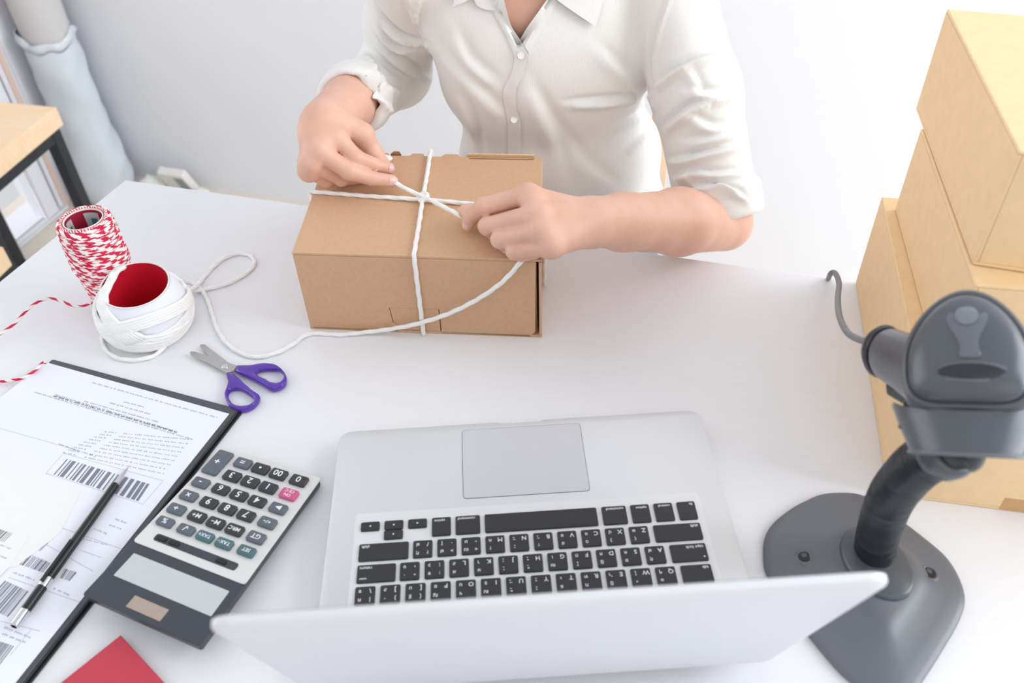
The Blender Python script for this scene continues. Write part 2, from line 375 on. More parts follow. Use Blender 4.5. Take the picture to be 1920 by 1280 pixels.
# packing scraps at the foot of the back wall
rnd = random.Random(9)
def scrap(name, c, r, material, label, cat, seed):
    rr = random.Random(seed); mb = MB(); v = []; n = 9
    rings = []
    for k in range(6):
        f = k/5; rings.append([V3(*c)+V3(math.cos(2*math.pi*i/n), math.sin(2*math.pi*i/n), 0)*r*(math.sin(math.pi*(0.12+0.8*f)))*rr.uniform(0.6, 1.25)+UZ*(1.5*r*f*rr.uniform(0.9, 1.1)+1) for i in range(n)])
    mb.rings(rings); return single(name, mb, material, c, label, cat)
scrap('paper_scrap', tuple(rm(215, 60, 0)), 34, 'card_white', 'crumpled white packing paper on the floor beside the wrapped roll', 'paper', 2)
scrap('paper_scrap', tuple(rm(380, 70, 0)), 28, 'card_white', 'small crumpled white paper farther along the wall from the roll', 'paper', 5)
T = Thing('parcel', 'small flat white parcel with grey green print leaning on the wall', 'parcel', tuple(rm(300, 40, 0)))
mb = MB(); c = rm(300, 46, 45); ax2 = np.array([E1, E2*0.9-UZ*0.43, E2*0.43+UZ*0.9]); mb.box(c, (84, 26, 84), ax2); T.part('wrapper', mb, 'card_white', bevel=4)
mb = MB(); mb.box(c+ax2[1]*13.4+ax2[0]*22, (30, 0.8, 60), ax2); T.part('printed_patch', mb, 'green')

# ------------------------------------------------------------------ the white desk
A = V3(-491.5, 488.4, 0); ux = V3(0.9461, -0.3238, 0); uy = V3(-0.3837, -0.9235, 0)
T = Thing('desk', 'large white laminate desk carrying the parcels, laptop and stationery', 'desk', (-100, 0, -740))
LW, LD = 1460, 900
cs = [A, A+uy*LD, A+uy*LD+ux*LW, A+ux*LW]
mb = MB(); mb.prism([c-UZ*28 for c in cs], (0, 0, 28)); T.part('desktop', mb, 'desk', bevel=1.5)
for (a, b) in ((60, 60), (LW-60, 60), (60, LD-60), (LW-60, LD-60)):
    mb = MB(); q = A+ux*a+uy*b; mb.box(q-UZ*(28+356), (45, 45, 712), np.array([ux, np.cross(UZ, ux), UZ])); T.part('leg', mb, 'upvc', bevel=2)
for (a0, b0, a1, b1) in ((85, 60, LW-85, 60), (60, 85, 60, LD-85), (LW-60, 85, LW-60, LD-85)):
    mb = MB(); mb.bar(A+ux*a0+uy*b0-UZ*58, A+ux*a1+uy*b1-UZ*58, 25, 58); T.part('apron', mb, 'upvc', bevel=1)

# ------------------------------------------------------------------ two wooden stools at the far left
def stool(corner, label, grp=None):
    c = V3(*corner); dx = V3(-0.961, 0.277, 0); dy = V3(-0.26, -0.966, 0); S = 320
    T = Thing('stool', label, 'stool', tuple(c+dx*S/2+dy*S/2+V3(0, 0, FL-c[2])))
    p = [c, c+dx*S, c+dx*S+dy*S, c+dy*S]
    mb = MB(); mb.prism([q-UZ*44 for q in p], (0, 0, 44)); T.part('seat', mb, 'pine', bevel=2.5)
    z = c[2]-44; ins = 22
    q = [c+dx*ins+dy*ins, c+dx*(S-ins)+dy*ins, c+dx*(S-ins)+dy*(S-ins), c+dx*ins+dy*(S-ins)]
    for i in range(4):
        mb = MB(); mb.box(q[i]+UZ*((FL+z)/2-q[i][2]), (28, 28, z-FL), np.array([dx, dy, UZ])); T.part('leg', mb, 'black_metal', bevel=2)
        a, b = q[i]-UZ*(44+14), q[(i+1) % 4]-UZ*(44+14); d = (b-a)/np.linalg.norm(b-a)
        mb = MB(); mb.bar(a+d*14.2, b-d*14.2, 26, 28); T.part('frame_rail', mb, 'black_metal', bevel=1)
        if i % 2: mb = MB(); mb.bar(a+d*14.2-UZ*270, b-d*14.2-UZ*270, 22, 22); T.part('stretcher', mb, 'black_metal', bevel=1)
    return T
stool((-949.1, 1288.3, -280.0), 'pale wooden stool with black metal legs standing by the glass door')
stool((-927.1, 847.8, -340.0), 'low wooden stool seat corner beside the desk, below the taller stool')

# ------------------------------------------------------------------ wooden chair behind the person
T = Thing('wooden_chair', 'pale wooden chair mostly hidden behind the seated person in white', 'chair', (110, 520, FL))
for s in (-1, 1):
    X = 118+s*112
    mb = MB(); mb.rings([[(X+s*(dx_+12*math.sin(max(0,(z+300))/400*1.3)), 560+dy_+max(0, z+290)*0.08, z) for dx_, dy_ in ((-13,-11),(13,-11),(13,11),(-13,11))] for z in (FL, -500, -290, -150, -50, 30, 80)]); T.part('back_post', mb, 'beech', bevel=2)
    mb = MB(); mb.box((118+s*150, 250+40, (FL-300)/2), (30, 30, 740-300)); T.part('leg', mb, 'beech', bevel=3)
mb = MB(); mb.box((118, 425, -289), (350, 300, 22)); T.part('seat', mb, 'beech', bevel=6)
for z in (-120, -20, 55):
    mb = MB(); mb.rings([[(118-100+200*t, 572+max(0, z+290)*0.08+16*math.sin(math.pi*t)+a, z+b) for a, b in ((-8,-22),(8,-22),(8,22),(-8,22))] for t in np.linspace(0, 1, 9)]); T.part('back_slat', mb, 'beech', bevel=2)
# ------------------------------------------------------------------ the parcel being tied
B0 = V3(-211, 166, 0); BU = V3(241.0, -35.2, 0); BV = V3(16.5, 188.0, 0); BH = 100.0
bu = BU/np.linalg.norm(BU); bv = BV/np.linalg.norm(BV); bn = np.cross(UZ, bu)   # bn points away
def bx3(u, v, z): return B0+BU*u+BV*v+UZ*z
T = Thing('parcel_box', 'brown kraft carton being tied crosswise with white cord in front of the person', 'box', tuple(bx3(0.5, 0.5, 0)))
th = 3.0
mb = MB(); mb.prism([bx3(0, 0, 0.2), bx3(1, 0, 0.2), bx3(1, 1, 0.2), bx3(0, 1, 0.2)], (0, 0, th)); T.part('bottom_panel', mb, 'kraft')
# front panel with the slotted tuck flap near its foot
def wall(pts2, o, dx, off, name, material='kraft', bevel=0.7, label=None):
    mb = MB(); mb.prism([V3(*o)+dx*x+UZ*z for x, z in pts2], off); return T.part(name, mb, material, bevel=bevel, label=label)
Lf = np.linalg.norm(BU); n_in = bv*th
wall([(0, 4), (4, 1), (94, 0.4), (95.5, 9), (89.5, 14), (88, 33), (139.5, 33), (139.5, 0.4), (231, 0.4), (237, 7), (238.5, 96.8), (0, 96.8)], bx3(0, 0, 0), bu, n_in, 'front_panel')
wall([(88.6, 33.0), (90.2, 14.3), (96.2, 9), (95.2, 4), (138.6, 3.4), (138.9, 33.0)], bx3(0, 0, 0)+bv*0.12, bu, n_in, 'tuck_flap', bevel=0.35)
wall([(3.2, 0.5), (185, 0.5), (185, 96.8), (3.2, 96.8)], bx3(0, 0, 0), bv, bu*th, 'left_panel')
# right end: an outer flap and an inner flap with a dark gap between
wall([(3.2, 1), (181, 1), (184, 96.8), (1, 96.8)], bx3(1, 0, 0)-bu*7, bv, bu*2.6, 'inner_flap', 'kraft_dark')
wall([(-0.5, 4), (186, 2), (186, 96.8), (-0.5, 96.8)], bx3(1, 0, 0)-bu*2.4, bv, bu*2.6, 'outer_flap')
# back panel rises above the lid behind the slot
Lb = Lf
wall([(0, 0.5), (Lf, 0.5), (Lf, 99), (157, 99), (156, 96), (0, 96)], bx3(0, 1, 0), bu, -bv*th, 'back_panel')
wall([(159, 99.2), (235, 99.2), (235, 102.6), (159, 102.4)], bx3(0, 1, 0)+bv*1.5, bu, -bv*th, 'back_edge', 'kraft_edge', 0.3, 'torn corrugated edge standing up behind the lid slot')
# lid: notched along the back
Lv = np.linalg.norm(BV); e = 7.0
nz = [(0, 0), (Lf, 0), (Lf, Lv+1), (238, Lv+1), (233, Lv-e), (163, Lv-e), (158, Lv-1), (155, Lv-3), (152, Lv-3), (149, Lv+2.5), (134, Lv+2.5), (130, Lv-3), (112, Lv-3), (109, Lv+2.5), (97, Lv+2.5), (94, Lv-3), (72, Lv-3), (69, Lv+2.5), (52, Lv+2.5), (49, Lv-3), (30, Lv-3), (27, Lv+2.5), (0, Lv+1)]
mb = MB(); mb.prism([bx3(0, 0, 97)+bu*a+bv*b for a, b in nz], (0, 0, th)); T.part('lid', mb, 'kraft', bevel=0.8)
mb = MB(); mb.prism([bx3(0, 0, 97.2)+bu*a+bv*b for a, b in ((73, Lv-2.8), (85, Lv-2.8), (82, Lv+2.8), (76, Lv+2.8))], (0, 0, 4.6)); T.part('lid_tab', mb, 'kraft_dark', label='dark brown tab standing at the lid notch')

# white cord round the parcel, pulled by both hands
R0 = 2.25
CK = dict(n=12, lobes=3, pitch=17, amp=0.14)
T = Thing('tying_cord', 'white twisted cotton cord crossed over the brown carton and held by both hands', 'cord', tuple(bx3(0.5, 0.5, 101)))
X0 = (-84.1, 240.9, 103.5)
def lift(p, d=(0, 0, 0)): return V3(*p)+V3(*d)
wl = [lift(bx3(0, 0, 0), -bu*3+UZ*2) , None]
vL = 0.62
vA = (V3(*(-200.6, 269.4, 100.0))[1]-166)/188; vB = (V3(*(38.6, 213.1, 100.0))[1]-130.8)/188
a0 = bx3(0, vA-.02, 0)-bu*R0+UZ*3; a1 = bx3(0, vA, 98)-bu*R0; a2 = bx3(0, vA, 100)+UZ*R0+bu*2
b0 = (-33.9, 229.7, 102.3); b2 = bx3(1, vB, 100)+UZ*R0-bu*2; b3 = bx3(1, vB, 97)+bu*(R0+0.5); b4 = bx3(1, vB, 3)+bu*(R0+0.5)
mb = MB(); mb.tube(spline([a0, (a0+a1)/2, a1, a2, (a2*0.5+V3(*X0)*0.5)*V3(1,1,0)+UZ*102.4, V3(*X0), V3(*b0), (V3(*b0)+b2)/2*V3(1,1,0)+UZ*102.4, b2, b3, (b3+b4)/2, b4], 2.2), R0, **CK); T.part('length_band', mb, 'cord', True, angle=None)
f0 = V3(*(-92.2, 141.4, 2.5)); f0 = bx3(0.497, 0, 2)-bv*(R0+1.0); uF = ((-90.9, 146.7, 100.0)[0]+211)/241.0; uB = ((-77.7, 328.7, 100.0)[0]+194.5)/241.0; ft = bx3(uF, 0, 98)-bv*(R0+0.3); ft2 = bx3(uF, 0, 100)+UZ*R0+bv*2
k2 = V3(*(-76.9, 323.2, 102.5)); k3 = bx3(uB, 1, 97)+bv*(R0+2.2); k4 = bx3(uB, 1, 3)+bv*(R0+0.3)
k2 = bx3(uB, 1, 100)+UZ*R0+bv*0.2
mb = MB(); mb.tube(spline([f0, (f0+ft)/2-bv*0.3, ft, ft2, (V3(*X0)+ft2)/2*V3(1,1,0)+UZ*102.4, V3(*X0)+UZ*1.5, (V3(*X0)+k2)/2*V3(1,1,0)+UZ*102.4, k2, k3, (k3+k4)/2, k4], 2.2), R0, **CK); T.part('width_band', mb, 'cord', True, angle=None)
tipR = (-112.4, 259.0, 114.0); tipL = (-40.5, 188.0, 114.0)
mb = MB(); xx = V3(*X0); mb.tube(spline([V3(*tipR)-V3(14, -3, -3), tipR, (V3(*tipR)*0.5+xx*0.5)+UZ*1, xx+UZ*4.2, (xx+V3(*tipL))/2+UZ*2, tipL, V3(*tipL)+V3(9, -4, 1)], 2.0), R0, **CK); T.part('pulled_end', mb, 'cord', True, angle=None)
mb = MB(); mb.tube(spline([xx+V3(-5, 3, 0.2), xx+V3(-1, 5, 4), xx+V3(5, 0, 6), xx+V3(3, -5, 3), xx+V3(-4, -3, 1)], 1.5), R0, **CK); T.part('knot', mb, 'cord', True, angle=None)
mb = MB(); mb.tube(spline([(-139.7, 318.3, 108.0), (-132.2, 320.9, 112.0), (-126.7, 321.5, 110.0), (-120.8, 323.1, 106.0), (-126.9, 318.6, 107.0)], 1.5), 1.9, **CK); T.part('loose_end', mb, 'cord', True, angle=None)
# trailing cord: from the fist, across the front, over the desk to the ball
tr = [(25.4, 139.3, 116.0), (17.6, 129.6, 110.0), (9.1, 126.8, 100.2), (-7.8, 127.2, 79.1), (-30.5, 130.5, 58.2), (-60.9, 135.0, 37.4), (-94.7, 140.9, 20.7), (-126.3, 147.6, 9.3), (-149.2, 150.9, 4.5), (-177.1, 151.3, 2.6), (-210.8, 155.4, 2.4), (-228.0, 138.9, 2.4), (-245.4, 127.6, 2.4), (-266.8, 126.3, 2.4), (-291.7, 144.5, 2.4), (-308.8, 170.9, 2.4), (-319.3, 196.0, 2.4), (-330.7, 224.1, 2.4), (-342.4, 242.6, 3.4), (-352.7, 247.3, 8.0), (-356.3, 242.0, 14.0)]
mb = MB(); mb.tube(spline(tr, 2.4), R0, **CK); T.part('trailing_cord', mb, 'cord', True, angle=None)
lp = [(-348.1, 220.1, 16.0), (-346.9, 234.2, 6.0), (-331.9, 241.9, 2.4), (-311.0, 250.4, 2.4), (-294.7, 266.4, 2.4), (-288.4, 283.7, 2.4), (-295.1, 298.7, 2.4), (-309.9, 305.3, 2.4), (-324.7, 298.4, 2.4), (-335.0, 282.1, 2.4), (-342.1, 263.0, 2.4), (-344.5, 241.5, 7.5), (-347.3, 221.9, 16.0)]
mb = MB(); mb.tube(spline(lp, 2.4), R0, **CK); T.part('slack_loop', mb, 'cord', True, angle=None)

# ------------------------------------------------------------------ three big cartons on the right
def carton(corner_front, corner_back, z0, z1, wid, label, T_extra=None, wdir=None):
    f = V3(corner_front[0], corner_front[1], z0+0.3); b = V3(corner_back[0], corner_back[1], z0+0.3); d = b-f; L = np.linalg.norm(d); d /= L
    x = np.cross(d, UZ) if wdir is None else V3(*wdir)/np.linalg.norm(wdir); H = z1-z0-0.6
    T = Thing('carton', label, 'box', tuple((f+b)/2+x*wid/2), 'stacked yellow cartons')
    def quad(name, p, off, m='carton', bv_=0.8): mb = MB(); mb.prism(p, off); return T.part(name, mb, m, bevel=bv_)
    quad('bottom_panel', [f, f+x*wid, b+x*wid, b], (0, 0, 3))
    quad('left_panel', [f+UZ*3, f+UZ*(H-3), b+UZ*(H-3), b+UZ*3], x*3)
    quad('right_panel', [f+x*(wid-3)+UZ*3, f+x*(wid-3)+UZ*(H-3), b+x*(wid-3)+UZ*(H-3), b+x*(wid-3)+UZ*3], x*3)
    quad('front_panel', [f+x*3+UZ*3, f+x*(wid-3)+UZ*3, f+x*(wid-3)+UZ*(H-3), f+x*3+UZ*(H-3)], d*3)
    quad('back_panel', [b+x*3+UZ*3-d*3, b+x*(wid-3)+UZ*3-d*3, b+x*(wid-3)+UZ*(H-3)-d*3, b+x*3+UZ*(H-3)-d*3], d*3)
    # two top flaps meeting along a seam that runs away from the viewer, taped
    h = wid/2
    for s, (u0, u1) in enumerate(((0, h-0.8), (h+0.8, wid))):
        quad('top_flap', [f+x*u0+UZ*(H-3), f+x*u1+UZ*(H-3), b+x*u1+UZ*(H-3), b+x*u0+UZ*(H-3)], (0, 0, 3), bv_=1.2)
    mb = MB(); mb.prism([f+x*(h-24)+UZ*(H+.05), f+x*(h+24)+UZ*(H+.05), b+x*(h+24)+UZ*(H+.05), b+x*(h-24)+UZ*(H+.05)], (0, 0, 0.25)); T.part('packing_tape', mb, 'tape')
    return T, f, b, x, d, H
T, f, b, x, d, H = carton((304.6, -92.6, 0.0), (377.1, 189.0, 0.0), 0, 110.5, 330, 'lowest yellow carton of the stack, standing on the desk behind the scanner')
o_ = f-d*0.25
mb = MB(); mb.prism([o_+x*u+UZ*z for u, z in ((88, 1), (136, 1), (136, 16), (88, 16))], d*0.3); T.part('tape_end', mb, 'tape')
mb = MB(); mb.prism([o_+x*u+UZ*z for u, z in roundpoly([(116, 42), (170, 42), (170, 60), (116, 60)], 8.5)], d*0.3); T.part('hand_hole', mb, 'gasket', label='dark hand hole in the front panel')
carton((329.3, -58.5, 199.0), (381.3, 165.2, 199.0), 110.6, 199, 300, 'middle yellow carton, set back on the lowest carton')
carton((337.0, -36.4, 199.0), (390.4, 200.0, 199.0), 199.1, 294.5, 300, 'topmost yellow carton, jutting over the left side of the stack', wdir=(0.935, -0.355, 0))
# ------------------------------------------------------------------ laptop, screen towards the person
T = Thing('laptop', 'open silver laptop with black keys, its lid back towards the viewer', 'laptop', (0, -114, 0))
def rrect(x0, x1, y0, y1, r, n=6): return [tuple(p) for p in roundpoly([(x0, y0), (x1, y0), (x1, y1), (x0, y1)], r, n)]
ol = roundpoly([(-162.5, -230), (162.5, -230), (162.5, 0), (20.5, 0), (17, -1.6), (-17, -1.6), (-20.5, 0), (-162.5, 0)], [8, 8, 13, 1.2, 1.2, 1.2, 1.2, 13], 6)
cen = V3(0, -114, 0)
def ringz(poly, z, ins=0): return [(p[0]*(1-ins/165), (p[1]+114)*(1-ins/115)-114, z) for p in poly]
mb = MB(); mb.rings([ringz(ol, 2.2, 12), ringz(ol, 3.6, 5), ringz(ol, 7, 1), ringz(ol, 10, 0), ringz(ol, 19.2, 0), ringz(ol, 20, 0.8)]); T.part('base', mb, 'alu', True, angle=50)
for sx, sy in ((-1, -20), (1, -20), (-1, -205), (1, -205)): mb = MB(); mb.lathe([(7, 0.2), (7, 3.2)], (sx*130, sy, 0), 16); T.part('rubber_foot', mb, 'black')
# keyboard well: a shallow frame step around the keys
x0, x1, y0, y1 = -141, 141, -214.5, -92
mb = MB(); mb.prism([(p[0], p[1], 19.7) for p in rrect(x0, x1, y0, y1, 2.5)], (0, 0, 0.62)); kw = T.part('keyboard_well', mb, 'alu_well', bevel=0.3)
mb = MB(); mb.prism([(p[0], p[1], 19.75) for p in rrect(-53, 53, -83.7, -7.7, 3.5)], (0, 0, 0.45)); T.part('trackpad_gap', mb, 'gasket')
mb = MB(); mb.prism([(p[0], p[1], 19.8) for p in rrect(-52.6, 52.6, -83.3, -8.1, 3.2)], (0, 0, 0.6)); T.part('trackpad', mb, 'trackpad')
UX, UY = V3(-1, 0, 0), V3(0, -1, 0)          # the keys read from the person's side
keycache = {}
def key(xc, yc, wd, ht, legends):
    k_ = (round(wd, 2), round(ht, 2))
    if k_ not in keycache:
        r = rrect(-wd/2, wd/2, -ht/2, ht/2, 1.5, 4); mb = MB()
        S = lambda i, z: [(p[0]*(1-2*i/wd), p[1]*(1-2*i/ht), z) for p in r]
        mb.rings([S(0, 20.32), S(0, 21.5), S(0.35, 21.9)]); keycache[k_] = mesh_of('key', mb, (0, 0, 0), 'key', True, 40)
    o = bpy.data.objects.new('key', keycache[k_]); COL.objects.link(o); o.parent = T.o; o.location = ((xc-T.base[0])/1000, (yc-T.base[1])/1000, 0)
    mb = MB()
    for s, dx, dy, size, al in legends: text_on(mb, s, (-dx, -dy, 21.96), UX, UY, size, al)
    if mb.f:
        me = mesh_of('legend', mb, (0, 0, 0), 'legend'); l = bpy.data.objects.new('legend', me); COL.objects.link(l); l.parent = o
KS = 15.2
def letter(s): 
    r = []
    if s[0]: r.append((s[0], -4.0, -3.7, 5.2, 'c'))
    if len(s) > 1 and s[1]: r.append((s[1], 3.8, 3.6, 4.2, 'c'))
    if len(s) > 2 and s[2]: r.append((s[2], 3.8, -3.7, 4.2, 'c'))
    if len(s) > 3 and s[3]: r.append((s[3], -4.0, 3.6, 4.4, 'c'))
    return r
# row letters: latin (near the front edge), thai shifted, thai, upper symbol
rowZ = [('Z','(','ผ'),('X',')','ป'),('C','ฉ','แ'),('V','ฮ','อ'),('B','-ฺ','-ิ'),('N','-์','-ื'),('M','?','ท'),(',','ฒ','ม','<'),('.','ฬ','ใ','>'),('/','ฦ','ฝ','?')]
rowA = [('A','ฤ','ฟ'),('S','ฆ','ห'),('D','ฏ','ก'),('F','โ','ด'),('G','ฌ','เ'),('H','-็','-้'),('J','-๋','-่'),('K','ษ','า'),('L','ศ','ส'),(';','ซ','ว',':'),("'",'.','ง','"')]
rowQ = [('Q','๐','ๆ'),('W','"','ไ'),('E','ฎ','ำ'),('R','ฑ','พ'),('T','ธ','ะ'),('Y','-ํ','-ั'),('U','-๊','-ี'),('I','ณ','ร'),('O','ฯ','น'),('P','ญ','ย'),('[','ฐ','บ','{'),(']',',','ล','}'),('\\','ฅ','ฃ','|')]
rowN = [('`','%','_','~'),('1','+','ๅ','!'),('2','๑','/','@'),('3','๒','-','#'),('4','๓','ภ','$'),('5','๔','ถ','%'),('6','ู','-ุ','^'),('7','฿','-ึ','&'),('8','๕','ค','*'),('9','๖','ต','('),('0','๗','จ',')'),('-','๘','ข','_'),('=','๙','ช','+')]
kz, ka, kq, kn = -130.7, -150.0, -169.0, -188.0
for i, s in enumerate(rowZ): key(86.0-19.05*i, kz, KS, 15.8, letter(s))
for i, s in enumerate(rowA): key(95.4-19.05*i, ka, KS, 15.8, letter(s))
for i, s in enumerate(rowQ): key(100.3-19.05*i, kq, KS, 15.8, letter(s))
for i, s in enumerate(rowN): key(128.1-19.05*i, kn, KS, 15.8, letter(s))
def mod(xa, xb, yc, ht, s, side, sz=3.1, extra=None):
    w_ = abs(xb-xa); e_ = w_/2-2
    key((xa+xb)/2, yc, w_, ht, [(s, -e_ if side == 'l' else e_, -ht/2+3.0, sz*1.2, side if side != 'c' else 'c')] + (extra or []))
mod(135.7, 98.0, kz, 15.8, 'shift', 'l'); mod(-96.6, -135.7, kz, 15.8, 'shift', 'r')
mod(135.7, 107.4, ka, 15.8, 'caps lock', 'l', extra=[('•', -11.2, 4.4, 5, 'c')]); mod(-105.9, -135.7, ka, 15.8, 'return', 'r', extra=[('enter', 12.9, 4.6, 2.6, 'r')])
mod(135.7, 112.2, kq, 15.8, 'tab', 'l'); mod(-112.6-2.3, -135.7, kn, 15.8, 'delete', 'r')
mod(135.7, 121.0, -110.5, 17.6, 'fn', 'l'); mod(117.2, 102.0, -110.5, 17.6, 'control', 'l', 2.7); mod(98.2, 83.0, -110.5, 17.6, 'option', 'l', 2.8); mod(79.2, 59.4, -110.5, 17.6, 'command', 'l', 3.0)
key((55.3-35.8)/2, -110.5, 91.1, 17.6, [])
mod(-39.6, -59.4, -110.5, 17.6, 'command', 'r', 3.0); mod(-63.2, -78.4, -110.5, 17.6, 'option', 'r', 2.8)
for xc, yc, s in ((-90.1, -106.0, '◀'), (-109.2, -106.0, '▼'), (-109.2, -115.3, '▲'), (-128.2, -106.0, '▶')):
    v = {'◀': ((-1, 0), (.7, .9), (.7, -.9)), '▶': ((1, 0), (-.7, -.9), (-.7, .9)), '▲': ((0, 1), (-.9, -.7), (.9, -.7)), '▼': ((0, -1), (.9, .7), (-.9, .7))}[s]
    keyn = len(bpy.data.objects); key(xc, yc, KS, 8.6, [])
    ko = [o for o in T.o.children if o.name.startswith('key') and 'well' not in o.name][-1]
    ko = max((o for o in T.o.children if o.name.split('.')[0] == 'key'), key=lambda o: -((o.location.x-(xc-T.base[0])/1000)**2+(o.location.y-(yc-T.base[1])/1000)**2))
    mb = MB(); mb.add([V3(0, 0, 21.96)+UX*a*1.0+UY*b_*1.0 for a, b_ in v], [(0, 1, 2)]); l = bpy.data.objects.new('legend', mesh_of('legend', mb, (0,0,0), 'legend')); COL.objects.link(l); l.parent = ko
for i in range(14): key(128.6-19.8*i, -203.6, 16.2, 8.4, [('esc' if i == 0 else ('F%d' % i if i < 13 else ''), -3.5, -1.6, 2.4, 'c')])
# lid
th = math.radians(18.7); dn = V3(0, -math.sin(th), math.cos(th)); nb = V3(0, -math.cos(th), -math.sin(th))    # up the lid, out of its back
hb = V3(0, -233, 15.5); LH = 233.5
lo = roundpoly([(-162.5, 0), (162.5, 0), (162.5, LH), (-162.5, LH)], [10, 10, 12, 12], 7)
def lr(ins, t): return [tuple(hb+V3(p[0]*(1-ins/162.5), 0, 0)+dn*((p[1]-LH/2)*(1-ins/(LH/2))+LH/2)+nb*t) for p in lo]
mb = MB(); mb.rings([lr(1.2, -0.4), lr(0, 0.6), lr(0, 3.6), lr(1.0, 5.0), lr(3.5, 6.2), lr(8, 6.8)]); lid = T.part('lid', mb, 'alu', True, angle=35)
mb = MB(); mb.prism([tuple(hb+V3(p[0], 0, 0)+dn*p[1]-nb*0.5) for p in rrect(-159, 159, 10, LH-3.5, 8)], -nb*0.6); sc_ = T.part('screen', mb, 'screen', parent=lid)
mb = MB(); mb.tube([(-118, -231, 15), (118, -231, 15)], 5.6, 20); T.part('hinge', mb, 'black', True)

# ------------------------------------------------------------------ clipboard, sheets and pen
T = Thing('clipboard', 'charcoal clip folder under printed sheets at the left of the desk', 'clipboard', (-370, -40, 0))
c1, c2 = V3(*(-469.6, 139.0, 2.0)), V3(*(-261.6, 50.7, 2.0)); du = (c2-c1)/np.linalg.norm(c2-c1); c4 = V3(*(-370.4, -208.8, 2.0)); dv = (c4-c2)/np.linalg.norm(c4-c2)
cw = np.linalg.norm(c2-c1); LB = 318
def cb(u, v, z): q = c1+du*u+dv*v; return V3(q[0], q[1], z)
bo = roundpoly([(0, 0), (cw, 0), (cw, LB), (0, LB)], [3, 4, 6, 6], 5)
mb = MB(); mb.prism([cb(p[0], p[1], 0.3) for p in bo][::-1], (0, 0, 1.6)); T.part('back_cover', mb, 'board_edge', bevel=0.5)
mb = MB(); mb.prism([cb(p[0]*0.985, p[1]*0.992+0.5, 2.1) for p in bo][::-1], (0, 0, 2.0)); T.part('front_cover', mb, 'board', bevel=0.7)
mb = MB(); mb.tube([cb(cw-3.2, 6, 4.0), cb(cw-3.2, LB-6, 4.0)], 1.5, 8); T.part('raised_hem', mb, 'board_edge', True)
mb = MB(); mb.box(cb(cw/2, LB-14, 6.5), (120, 24, 4), np.array([du, dv, UZ])); T.part('clip', mb, 'steel', bevel=1.5)

def sheet(name, pts, z, material, label, lift=0.35):
    p = [V3(q[0], q[1], z) for q in pts]; T = Thing(name, label, 'paper', tuple(sum(p)/len(p)), 'printed sheets on the clipboard')
    mb = MB(); mb.prism(p, (0, 0, lift)); T.part('page', mb, material); return T
s1, s2 = (-474.6, 133.8, 4.3), (-273.2, 45.4, 4.3)
S1 = sheet('printed_sheet', [s1, (-502.7, 85.9, 4.3), (-549.5, 6.8, 4.3), tuple(V3(*s1)+dv*291), tuple(V3(*s2)+dv*291), s2], 4.3, 'white_paper', 'large white sheet with barcodes and faint text on the dark clipboard')
ZP = 4.75
def quadmark(mb, a, b, c, d, z=ZP): mb.add([(q[0], q[1], z) for q in (a, b, c, d)], [(0, 1, 2, 3)])
rt = random.Random(11)
def textline(mb, a, b, h, z=ZP, dens=0.8):
    a = V3(*a); b = V3(*b); d = b-a; L = np.linalg.norm(d); d /= L; n = V3(-d[1], d[0], 0); t = 0
    while t < L:
        wl_ = rt.uniform(2.5, 9); e_ = min(L, t+wl_)
        nn = max(1, int((e_-t)/1.5))
        for k in range(nn):
            q0 = t+(e_-t)*k/nn; q1 = t+(e_-t)*(k+dens*rt.uniform(.55, .9))/nn; hh = h*rt.uniform(.7, 1.05); quadmark(mb, a+d*q0, a+d*q1, a+d*q1+n*hh, a+d*q0+n*hh, z)
        t = e_+1.3
def bars(mb, tl, tr, br, bl, n, z=ZP, fill=0.6, seed=1):
    r = random.Random(seed); tl, tr, br, bl = map(lambda q: V3(*q), (tl, tr, br, bl)); t = 0
    ws = [(r.choice([1, 1, 2, 3]), r.choice([1, 1, 2])) for _ in range(n)]; tot = sum(a+b for a, b in ws); 
    for a, b in ws:
        t1 = t+a/tot; quadmark(mb, tl+(tr-tl)*t, tl+(tr-tl)*t1, bl+(br-bl)*t1, bl+(br-bl)*t, z); t += (a+b)/tot
mb = MB()
for a, b, h in (((-417.5, 98.7, 4.0),(-283.3, 40.4, 4.0),1.6), ((-378.7, 69.2, 4.0),(-357.1, 60.4, 4.0),1.6), ((-391.9, 68.9, 4.0),(-347.4, 49.8, 4.0),1.7), ((-417.6, 73.2, 4.0),(-338.9, 39.6, 4.0),1.7), ((-470.8, 90.0, 4.0),(-300.8, 14.6, 4.0),1.6)): textline(mb, a, b, h)
for k in range(9):
    f = k/8.0
    a = V3(*(-386.3, 31.5, 4.0))*(1-f)+V3(*(-417.3, 8.9, 4.0))*f; b = V3(*(-301.8, 14.7, 4.0))*(1-f)+V3(*(-317.9, -23.9, 4.0))*f
    textline(mb, a, a*0.86+b*0.14, 1.4); textline(mb, a*0.78+b*0.22, b, 1.3)
textline(mb, (-424.7, 19.7, 4.0), (-385.2, 1.2, 4.0), 1.3)
for a, b in (((-487.4, 44.6, 4.0),(-402.3, 10.2, 4.0)), ((-425.0, -14.0, 4.0),(-328.6, -55.6, 4.0)), ((-416.9, 7.6, 4.0),(-425.0, -14.0, 4.0)), ((-317.2, -31.1, 4.0),(-328.6, -55.6, 4.0)), ((-416.1, 8.1, 4.0),(-317.2, -31.1, 4.0))): a, b = V3(*a), V3(*b); d = (b-a)/np.linalg.norm(b-a); n = V3(-d[1], d[0], 0)*0.3; quadmark(mb, a, b, b+n, a+n)
